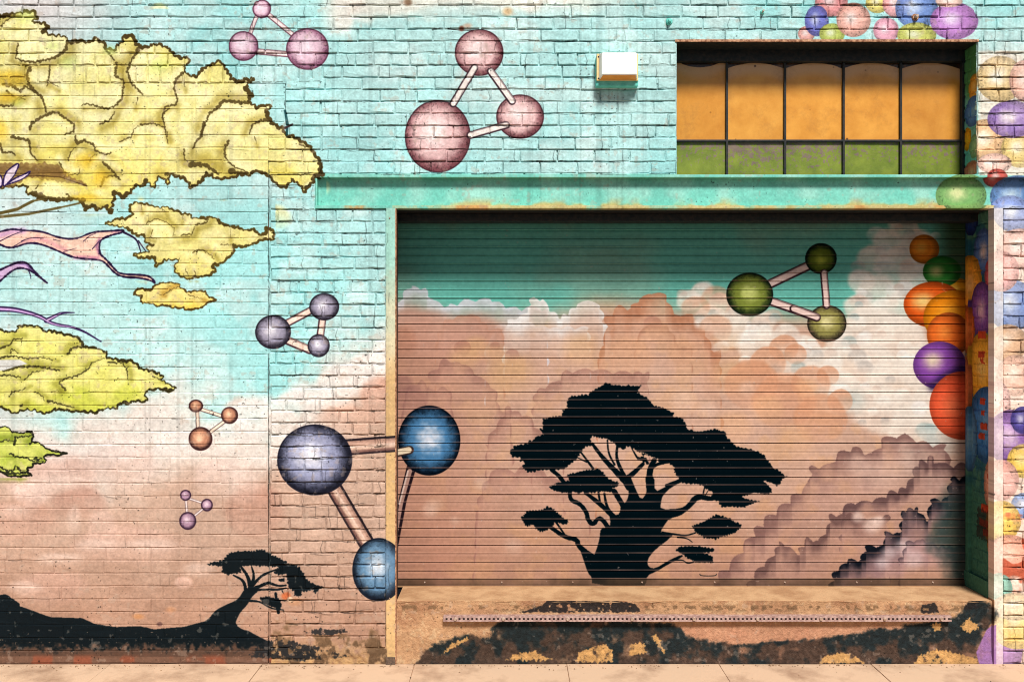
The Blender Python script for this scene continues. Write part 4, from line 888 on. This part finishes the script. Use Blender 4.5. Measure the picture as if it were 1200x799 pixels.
class Wall:
    def __init__(s, obj, mat):
        s.o = obj; s.mat = mat; s.n = 0; s.sv, s.sf = [], []
    def brick(s, kind, px0, px1, py0, py1, joint=JT):
        if px1 - px0 < 5: return
        L = (px1 - px0) * S - joint; H = (py1 - py0) * S - JT if kind is not INF else (py1 - py0) * S - .0050
        cx_, cz = X((px0 + px1) / 2), Z((py0 + py1) / 2)
        i = rng.randrange(len(kind.raw)); sx, sz = L / kind.L, H / kind.H
        dy = rng.uniform(-.0058, -.0002) if kind is not INF else rng.uniform(-.001, .001)
        rot = rng.uniform(-.006, .006) if kind is not INF else rng.uniform(-.002, .002)
        dz = rng.uniform(-.0012, .0012)
        seen = px1 > -2 and px0 < 1202 and py1 > -2 and py0 < 790
        if seen:
            o = bpy.data.objects.new("brick", kind.me[i]); C.objects.link(o); o.parent = s.o
            o.location = (cx_, dy, cz + dz); o.scale = (sx, 1, sz); o.rotation_euler = (0, rot, 0); s.n += 1
        else:
            b = len(s.sv); v, f = kind.raw[i]
            s.sv += [(x * sx + cx_, y + dy, z * sz + cz + dz) for x, y, z in v]; s.sf += [tuple(k + b for k in q) for q in f]
    def course(s, kind, px0, px1, py0, py1, length, phase, joint=JT, jit=2.0):
        x = px0; nx = px0 + length * phase
        while x < px1 - .5:
            nx = nx + (rng.uniform(-jit, jit) if nx < px1 else 0)
            e = min(nx, px1)
            if px1 - e < 7: e = px1
            s.brick(kind, x, e, py0, py1, joint)
            x = e; nx = e + length
    def finish(s):
        if s.sv:
            o = mesh_obj("brickwork", s.sv, s.sf, s.mat, s.o); o["kind"] = "stuff"
def sheet(name, rects, step, depth_fn, mat, parent, seed):
    """mortar bed: a closely gridded sheet whose depth wanders; one part"""
    VV, FF = [], []
    for (px0, px1, py0, py1) in rects:
        x0, x1, z0, z1 = X(px0), X(px1), Z(py1), Z(py0)
        nx, nz = max(2, int((x1 - x0) / step)), max(2, int((z1 - z0) / step))
        xs, zs = np.linspace(x0, x1, nx), np.linspace(z0, z1, nz)
        d = depth_fn(nz, nx, seed + len(VV), xs, zs)
        b = len(VV)
        gx, gz = np.meshgrid(xs, zs)
        VV += np.stack([gx.ravel(), d.ravel(), gz.ravel()], 1).tolist()
        idx = (np.arange(nz - 1)[:, None] * nx + np.arange(nx - 1)[None]).ravel() + b
        FF += np.stack([idx, idx + 1, idx + 1 + nx, idx + nx], 1).tolist()
    return mesh_obj(name, VV, FF, mat, parent, True)
def rough_depth(nz, nx, seed, xs, zs):
    n = noise(nz, nx, 9, seed, 3, .6); n2 = noise(nz, nx, 40, seed + 1, 2)
    return .0012 + .0085 * sstep(.46, .74, .6 * n + .4 * n2)
def smooth_depth(nz, nx, seed, xs, zs):
    return .0016 + .0026 * noise(nz, nx, 12, seed, 3)

# ---- upper wall -------------------------------------------------------------
upper = thing("brick_wall", "turquoise painted brick wall above the green steel beam, with pink ball molecules", "wall")
W = Wall(upper, M_BRICK)
LP, RP, TOP = -230, 1430, -218
py, row = 6.6 - 14.1 * 16, 0
while py < 204:
    p0, p1 = py, py + 14.1
    if p1 > 200: p1 = 204
    k = round((py - 63) / 14.1)
    hdr = k % 6 == 0
    kind, ln = (HDR, 21.5) if hdr else (STR, 43)
    ph = .5 if row % 2 else 1.0
    spans = [(LP, RP)]
    mid = (p0 + p1) / 2
    if mid > 77: 
        lx = 378 if mid < 98 else (334 if mid < 160 else 314)
        spans = [(lx, RP)]
        if mid < 98: spans.append((LP, 30))
    if mid > 48:
        spans = [s for a_, b_ in spans for s in (((a_, 793), (1145, b_)) if b_ > 1145 else ((a_, b_),))]
    for a_, b_ in spans: W.course(kind, a_, b_, p0, p1, ln, ph + (rng.uniform(-.06, .06)))
    py += 14.1; row += 1
x = 30.0
while x < 372:                                   # rowlock arch of the old bricked-up opening
    w = rng.uniform(13.6, 15.8); W.brick(ROW, x, min(x + w, 378), 77.2, 97.8); x += w
W.finish()
sheet("mortar", [(LP, RP, TOP, 48.6), (LP, 793, 48.6, 98), (334, 793, 98, 160), (314, 793, 160, 204.4), (1145, RP, 48.6, 204.4)], .011, rough_depth, M_MORTAR, upper, 40)

# ---- bricked-up opening on the left -----------------------------------------
infill = thing("brick_infill_wall", "smooth brick infill of an old opening, painted with the big yellow tree", "wall")
W = Wall(infill, M_INFILL)
for k in range(45):
    p0 = 98 + 15.09 * k; p1 = p0 + 15.09
    edge = (334 if p1 < 161 else 314.5) + rng.uniform(-1.6, .6)
    W.course(INF, LP, edge, p0, p1, 58, (.35, .85, .6)[k % 3] + rng.uniform(-.08, .08), .003, 5)
W.finish()
sheet("mortar", [(LP, 334, 98, 160), (LP, 314, 160, 777.4)], .014, smooth_depth, M_MORTAR_SMOOTH, infill, 60)

# ---- pier between the infill and the door ------------------------------------
pier = thing("brick_pier", "rough brick pier between tan door post and smooth infill, painted with a large grey ball", "wall")
W = Wall(pier, M_BRICK)
py, row = 204.4, 0
while py < 776:
    p0, p1 = py, min(py + 13.85, 777.4)
    mid = (p0 + p1) / 2
    right = 369.5 if mid < 243 else 452.5
    hdr = row % 6 == 3
    W.course(HDR if hdr else STR, 315.4 + rng.uniform(0, 2.2), right, p0, p1, 21.5 if hdr else 41, (.5 if row % 2 else .95) + rng.uniform(-.05, .05), JT + .001, 2.5)
    py += 13.85; row += 1
W.finish()
sheet("mortar", [(314.6, 369.5, 204.4, 243.6), (314.6, 452.8, 243.6, 777.4)], .009, rough_depth, M_MORTAR, pier, 80)
def crumble(nz, nx, seed, xs, zs):
    n = noise(nz, nx, 22, seed, 5, .6); u = np.linspace(0, 1, nx)[None]; v = np.linspace(1, 0, nz)[:, None]; return .010 - .050 * (n - .5) - .016 * sstep(.1, .8, v) * sstep(-.1, .35, u)
sheet("render_patch", [(316, 452.6, 734, 777.4)], .006, crumble, M_SILL, pier, 90)

# ---- pier right of the door ---------------------------------------------------
rpier = thing("brick_pier", "bright brick pier right of the shutter, covered in pastel balloons with bare red patches", "wall")
W = Wall(rpier, M_BRICK)
py, row = 244.6, 0
while py < 776:
    p0, p1 = py, min(py + 14.0, 777.4)
    W.course(STR, 1174.5, RP, p0, p1, 43, (.55 if row % 2 else 1.0) + rng.uniform(-.06, .06), JT, 2.5)
    # the same courses returned into the door reveal, facing the opening
    if p0 < 690:
        for y0, y1 in (((.03, .13), (.13, .235)) if row % 2 else ((.03, .08), (.08, .18), (.18, .235))):
            i = rng.randrange(6); o = bpy.data.objects.new("brick", REV.me[i]); C.objects.link(o); o.parent = rpier
            o.location = (X(1166) + rng.uniform(-.002, .002), (y0 + y1) / 2, Z(mid := (p0 + p1) / 2)); o.rotation_euler = (0, 0, math.radians(-90)); o.scale = ((y1 - y0 - JT) / REV.L, 1, ((p1 - p0) * S - JT) / REV.H)
    py += 14.0; row += 1
W.finish()
sheet("mortar", [(1174, RP, 244, 777.4)], .011, rough_depth, M_MORTAR, rpier, 100)
bm = bmesh.new(); bm_box(bm, X(1167), X(1167) + .22, .012, .34, Z(777), Z(244)); bm_obj("reveal_mortar", bm, M_REV, rpier)
# window reveal bricks belong to the upper wall
for k in range(11):
    p0 = 49 + 14.1 * k; p1 = min(p0 + 14.1, 204)
    for y0, y1 in (((.006, .07), (.07, .15)) if k % 2 else ((.006, .11), (.11, .15))):
        o = bpy.data.objects.new("brick", WRV.me[rng.randrange(6)]); C.objects.link(o); o.parent = upper
        o.location = (X(1145) + .002 + rng.uniform(-.0015, .0015), (y0 + y1) / 2, Z((p0 + p1) / 2)); o.rotation_euler = (0, 0, math.radians(-90)); o.scale = ((y1 - y0 - JT) / WRV.L, 1, ((p1 - p0) * S - JT) / WRV.H)
bm = bmesh.new(); bm_box(bm, X(1145) + .006, X(1145) + .2, .013, .2, Z(204), Z(48)); bm_obj("reveal_mortar", bm, M_WREV, upper)
bm = bmesh.new(); bm_box(bm, X(793) - .2, X(793) - .002, .014, .2, Z(204), Z(48)); bm_obj("reveal_mortar", bm, M_LTEAL, upper)
# masonry behind the faces, so that no light comes through
for nm, par, a_, b_, c_, d_ in [("wall_core", upper, LP, RP, TOP, 44), ("wall_core", upper, LP, 780, 44, 200), ("wall_core", upper, 1160, RP, 44, 200), ("wall_core", infill, LP, 314, 206, 777), ("wall_core", pier, 316, 369, 206, 246), ("wall_core", pier, 316, 449, 246.5, 777), ("wall_core", rpier, 1180, RP, 246, 777)]:
    box(nm, X(a_), X(b_), .036, .4, Z(d_), Z(c_), M_BACK, par, 0)

# ------------------------------------------------------------------ steel beam over the door
beam = thing("steel_beam", "long turquoise steel channel beam spanning above the roller shutter", "beam")
bx0, bx1 = X(370), X(1330)
box("web", bx0, bx1, .034, .075, Z(242), Z(206), M_STEEL, beam, 0)
box("top_flange", bx0, bx1, -.008, .2, Z(208), Z(205), M_STEEL, beam, .0015)
box("bottom_flange", bx0, bx1, -.010, .050, Z(244.4), Z(241), M_STEEL, beam, .0015)
box("soffit_plate", X(452), X(1168), .0505, .345, Z(244.2), Z(241.5), M_FRAME, beam, 0)  # dark colour stands in for the shade under the beam
box("end_plate", bx0, bx0 + .008, -.004, .0335, Z(241), Z(208), M_STEEL, beam, 0)
for k, q in enumerate((398, 640, 905)): bolt("bolt", X(q), .034, Z(214 + (k % 2) * 2), .006, M_STEEL, beam, .005)

# ------------------------------------------------------------------ door posts
post = thing("door_post", "slim tan and teal steel post at the shutter's edge, carrying part of a blue ball", "post")
box("front_flange", X(453), X(463.5), -.012, -.004, Z(770), Z(244.6), M_STEEL, post, .001)
box("side_flange", X(463.5), X(464.6), -.012, .03, Z(777), Z(244.6), M_RUST, post, .001)
box("foot_block", X(452.4), X(463.4), -.018, -.003, Z(777), Z(768.5), M_FOOT, post, .002)
for q in (256, 420, 600, 700): bolt("bolt", X(457), -.012, Z(q), .0042, M_BOLT, post, .004)
jamb = thing("door_jamb", "pale balloon painted steel corner angle beside the bright pier", "post")
box("front_flange", X(1164.5), X(1174), -.012, -.004, Z(777), Z(244.6), M_STEEL, jamb, .001)
box("side_flange", X(1163.4), X(1164.6), -.012, .045, Z(777), Z(244.6), M_STEEL, jamb, .001)
box("base_plate", X(1162.6), X(1164.4), .046, .30, Z(703.2), Z(684), M_REV, jamb, .001)
# left reveal behind the post
box("reveal_lining", X(450), X(458.2), .012, .30, Z(777), Z(245), M_FRAME, pier, 0)  # coloured dark to put the reveal's shade into the lining

# ------------------------------------------------------------------ roller shutter
def DX(px): return X(px, K_DOOR)
def DZ(py_): return Z(py_, K_DOOR)
shut = thing("roller_shutter", "closed steel roller shutter painted with a black baobab against pink clouds", "shutter")
YD = .30
PITCH = 9.96 * S / K_DOOR
prof = [(.0075, 1.0), (.0012, .965), (.0, .93), (-.0008, .60), (-.0006, .25), (-.0010, .16), (-.0026, .12), (-.0034, .085), (-.0030, .05), (.0, .025), (.010, .0)]
sx0, sx1 = DX(460), DX(1136)
sv = []
nseg = 1
for xq in (sx0, sx1): sv += [(xq, y, z * PITCH) for y, z in prof]
n_ = len(prof); sfc = [(k, k + 1, n_ + k + 1, n_ + k) for k in range(n_ - 1)]
slat_me = bpy.data.meshes.new("slat"); slat_me.from_pydata(sv, [], sfc); slat_me.materials.append(M_SHUT); slat_me.update()
slat_me.polygons.foreach_set("use_smooth", [True] * len(slat_me.polygons))
for k in range(-21, 23):
    o = bpy.data.objects.new("slat", slat_me); C.objects.link(o); o.parent = shut
    zt = DZ(449.3 + 9.96 * k + 9.96)
    o.location = (0, YD + rng.uniform(-.0018, .0018), zt + rng.uniform(-.0008, .0008)); o.rotation_euler = (rng.uniform(-.02, .02), rng.uniform(-.0005, .0005), 0)
box("backing", sx0, sx1, YD + .014, YD + .03, DZ(690), DZ(240), M_HOLE, shut, 0)
box("bottom_bar", sx0, sx1, YD - .010, YD + .012, DZ(684.2), DZ(678.6), M_SHUT, shut, .002)
box("bottom_lip", sx0, sx1, YD - .022, YD + .012, DZ(686.4), DZ(684.5), M_SHUT, shut, .0008)
for q in (498, 588, 671, 752, 837, 919, 1003, 1092): bolt("bolt", DX(q), YD - .010, DZ(681.3), .0052, M_BOLT, shut, .005)
box("guide_rail", DX(459), DX(466.6), YD - .03, YD - .01, DZ(686), DZ(240), M_FRAME, shut, .001)
gm = M_REV
bmg = bmesh.new(); bm_box(bmg, DX(1130), DX(1141), YD - .045, YD - .012, DZ(686), DZ(240), .002); bm_obj("guide_rail", bmg, gm, shut)
box("header_hood", sx0 - .005, DX(1141), YD - .12, YD - .02, Z(254), Z(244.6), M_FRAME, shut, .003)  # dark hood, brought forward to block sky light from the shutter top

# ------------------------------------------------------------------ dock sill
sill = thing("dock_sill", "stained orange concrete sill under the shutter with black mountains painted along it", "sill")
def sill_front(nz, nx, seed, xs, zs):
    n = noise(nz, nx, 30, seed, 5, .6); f = .004 + .022 * (n - .5)
    ed = np.clip((zs[-1] - zs) / .03, 0, 1)[:, None]
    low = np.clip((zs - zs[0]) / .05, 0, 1)[:, None]
    return f * (.35 + .65 * ed) - .008 * (1 - low) * noise(nz, nx, 20, seed + 3, 3)
fr = sheet("front_face", [(464.6, 1164.6, 703.6, 777.4)], .009, sill_front, M_SILL, sill, 140)
M_SILLTOP = plain("sill_top_concrete", lin((186, 150, 112)), lin((160, 122, 88)), 7, .9, layers=((45, .006, .5, 5), (230, .003, .6, 3)), spec=.15)
bm = bmesh.new(); nxs = 90; xs_ = np.linspace(X(464.9), X(1164.2), nxs); ys_ = [.0, .006, .02, .08, .18, .34]
gv = []
for j, yy in enumerate(ys_):
    for i, xx in enumerate(xs_):
        z = Z(703.6) + (0 if j else -.006) + (rng.uniform(-.003, .001) if j < 2 else rng.uniform(-.001, .001)) + .0
        gv.append(bm.verts.new((xx, yy + (rng.uniform(-.002, .004) if j < 2 else 0), z)))
for j in range(len(ys_) - 1):
    for i in range(nxs - 1): bm.faces.new([gv[j * nxs + i], gv[j * nxs + i + 1], gv[(j + 1) * nxs + i + 1], gv[(j + 1) * nxs + i]])
bm_obj("top_face", bm, M_SILLTOP, sill)
box("core", X(466), X(1163), .022, .4, 0, Z(703.6) - .012, M_BACK, sill, 0)

rail = thing("perforated_rail", "long perforated steel strip bolted across the concrete sill", "rail")
bm = bmesh.new()
rx0, rx1, rz0, rz1 = X(520), X(1112), Z(726), Z(719.6)
zm0, zm1 = rz0 + .009, rz1 - .010
bm_box(bm, rx0, rx1, -.030, -.024, rz0, zm0); bm_box(bm, rx0, rx1, -.030, -.024, zm1, rz1); bm_box(bm, rx0, rx1, -.0295, .004, rz1 - .0025, rz1 - .0002); bm_box(bm, rx0, rx1, -.0295, .004, rz0 + .0002, rz0 + .0025)
p_ = 5.0 * S; q = rx0
while q < rx1 - p_:
    bm_box(bm, q, q + p_ * .52, -.0298, -.0242, zm0, zm1); q += p_
bm_obj("strip", bm, M_RAIL, rail)
box("channel_back", rx0, rx1, -.012, -.006, rz0 + .003, rz1 - .003, M_HOLE, rail, 0)  # dark sheet stands in for the shade behind the holes
for q in (534, 590, 665, 740, 812, 886, 960, 1034, 1100): bolt("bolt", X(q), -.030, (rz0 + rz1) / 2, .0105, M_BOLT, rail, .008)

# ------------------------------------------------------------------ factory window
def WX(px): return X(px, K_WIN)
def WZ(py_): return Z(py_, K_WIN)
win = thing("factory_window", "steel framed factory window with orange upper panes and peeling green lower panes", "window")
YW = .16
cols = [789, 851.5, 919.5, 988, 1055, 1126]
rows = [(70, 165, 'orange'), (165, 207, 'green')]
for r_, (ya, yb_, kd) in enumerate(rows):
    for i in range(5):
        xa, xb = WX(cols[i] + 1), WX(cols[i + 1] - 1); za, zb = WZ(yb_ - 1), WZ(ya + 1)
        o = box("pane", -(xb - xa) / 2, (xb - xa) / 2, -.002, .002, -(zb - za) / 2, (zb - za) / 2, pane_mat(f"{kd}_pane_paint", kd, i), win, 0)
        o.location = ((xa + xb) / 2, YW + .006, (za + zb) / 2); o.rotation_euler = (rng.uniform(-.004, .004), 0, rng.uniform(-.006, .006))
for i in range(1, 5): box("mullion", WX(cols[i] - 1.2), WX(cols[i] + 1.2), YW - .012, YW + .012, WZ(206), WZ(60), M_FRAME, win, .0015)
bm = bmesh.new()
box("transom", WX(790), WX(1126), YW - .010, YW + .011, WZ(166.6), WZ(164.2), M_FRAME, win, .0015)
box("frame_head", WX(786), WX(1130), YW - .03, YW + .03, WZ(74), WZ(52), M_FRAME, win, .002)
box("frame_side", WX(784), WX(790.2), YW - .024, YW + .03, WZ(207), WZ(74.2), M_FRAME, win, .002)
box("frame_side", WX(1125), WX(1130), YW - .024, YW + .03, WZ(207), WZ(74.2), M_FRAME, win, .002)
box("lintel_angle", X(791), X(1146.5), -.006, .002, Z(49.6), Z(46.8), M_RUST, win, .0012)
box("lintel_plate", X(791), X(1146.5), .0025, .2, Z(49.4), Z(46.8), M_FRAME, win, 0)  # soffit shade put into the plate's dark colour
box("sill_bar", WX(786), WX(1130), YW - .024, YW + .03, WZ(209), WZ(206.2), M_FRAME, win, .001)
box("backing", WX(780), WX(1136), YW + .04, YW + .06, WZ(212), WZ(45), M_HOLE, win, 0)

# ------------------------------------------------------------------ lamp and anchors on the wall
lamp = thing("wall_lamp", "boxy white wall lamp with amber underside on a teal base", "lamp")
box("base", X(697.5), X(746.5), -.050, .002, Z(104), Z(68.5), M_LTEAL, lamp, .008)
box("rim", X(698), X(746), -.060, -.0505, Z(98.5), Z(67.5), M_CREAM, lamp, .003)
bm = bmesh.new()
zb0, zb1 = Z(97.5), Z(67); zf0, zf1 = Z(94.6), Z(69.5)
fx0, fx1, gx0, gx1 = X(700.6), X(744.6), X(703.2), X(743.2)
vs = [bm.verts.new(p) for p in [(fx0, -.0605, zb0), (fx1, -.0605, zb0), (fx1, -.0605, zb1), (fx0, -.0605, zb1), (gx0, -.108, zf0), (gx1, -.108, zf0), (gx1, -.108, zf1), (gx0, -.108, zf1)]]
for f in ((0, 4, 7, 3), (1, 2, 6, 5), (3, 7, 6, 2), (4, 5, 6, 7), (0, 3, 2, 1)): bm.faces.new([vs[i] for i in f])
bm.faces.new([vs[i] for i in (0, 1, 5, 4)])
bmesh.ops.bevel(bm, geom=bm.edges[:], offset=.004, segments=2, affect='EDGES')
bm_obj("hood", bm, M_WHITE, lamp)
bm = bmesh.new(); y0_, y1_ = -.064, -.104
vs = [bm.verts.new(p) for p in [(fx0 + .006, y0_, zb0 - .0015), (fx1 - .006, y0_, zb0 - .0015), (gx1 - .006, y1_, zf0 - .0015), (gx0 + .006, y1_, zf0 - .0015), (fx0 + .006, y0_, zb0 + .004), (fx1 - .006, y0_, zb0 + .004), (gx1 - .006, y1_, zf0 + .004), (gx0 + .006, y1_, zf0 + .004)]]
for f in ((0, 1, 2, 3), (4, 7, 6, 5), (0, 4, 5, 1), (1, 5, 6, 2), (2, 6, 7, 3), (3, 7, 4, 0)): bm.faces.new([vs[i] for i in f])
bm_obj("lens", bm, M_AMBER, lamp)
for qx, qy in ((700, 71), (700, 96), (743.5, 96)): bolt("screw", X(qx), -.0602, Z(qy), .004, M_FRAME, lamp, .003)
for (qx, qy, lab, mt) in [(784, 26, "round teal wall anchor in turquoise brick above the window's edge", M_LTEAL), (1072, 21, "round rusty wall anchor in the middle of a blue balloon", M_RUST), (893, 15, "small hooked teal wall anchor on bare turquoise brick above the orange panes", M_LTEAL)]:
    an = thing("wall_anchor", lab, "anchor", "old anchors in the upper wall")
    bolt("plate", X(qx), .0, Z(qy), .021 if qx != 893 else .012, mt, an, .012); bolt("bolt", X(qx), -.012, Z(qy) , .010 if qx != 893 else .006, M_BOLT if qx != 784 else M_LTEAL, an, .022)

# ------------------------------------------------------------------ pavement and road
walk = thing("sidewalk", "", "")
for k_ in ("label", "category"): del walk[k_]

walk["kind"] = "structure"
M_BED = M_JOINT
box("bed", -7, 7, -2.6, .3, -.3, -.006, M_BED, walk, 0)
slab_w = 178 * S
bm = bmesh.new(); bm_box(bm, -slab_w / 2 + .0014, slab_w / 2 - .0014, -.41 + .004, .41 - .004, -.10, 0, .004); bmesh.ops.recalc_face_normals(bm, faces=bm.faces[:])
slab_me = bpy.data.meshes.new("slab"); bm.to_mesh(slab_me); bm.free(); slab_me.materials.append(M_WALK)
for j in range(3):
    for i in range(-8, 8):
        o = bpy.data.objects.new("slab", slab_me); C.objects.link(o); o.parent = walk
        o.location = (X(842) + slab_w * (i + .5), -.41 - .82 * j - .002, rng.uniform(-.0012, .0012))
kerb = box("kerb", -7, 7, -2.62, -2.47, -.3, -.002, M_WALK, None, .012); kerb["kind"] = "structure"
bm = bmesh.new(); vs = [bm.verts.new(p) for p in ((-400, -400, -.13), (400, -400, -.13), (400, 400, -.13), (-400, 400, -.13))]; bm.faces.new(vs)
g_ = bm_obj("road", bm, M_ROAD); g_["kind"] = "structure"

# ------------------------------------------------------------------ grit swept against the foot of the wall
gv_, gf_ = [], []
gr = random.Random(19)
for _ in range(420):
    gx, gy = gr.uniform(X(-60), X(1260)), -abs(gr.gauss(0, .035)) - .012 if gr.random() < .75 else -gr.uniform(.05, .8)
    if -0.03 < gy: gy -= .012
    q = gr.uniform(.0015, .0055) * (1.5 if gr.random() < .08 else 1); b = len(gv_); h = q * gr.uniform(.4, 1.0); th = gr.uniform(0, 6.28)
    for k in range(4): gv_.append((gx + q * math.cos(th + k * 1.57) * gr.uniform(.6, 1.5), gy + q * math.sin(th + k * 1.57) * gr.uniform(.6, 1.3), .0008))
    gv_.append((gx, gy, .0008 + h)); gf_ += [(b + k, b + (k + 1) % 4, b + 4) for k in range(4)]
grit = mesh_obj("grit", gv_, gf_, plain("grit_stone", lin((70, 54, 44)), lin((170, 134, 100)), 130, .9), None)
grit["kind"] = "stuff"; grit["label"] = "crumbs of mortar and grit lying along the foot of the wall"; grit["category"] = "grit"
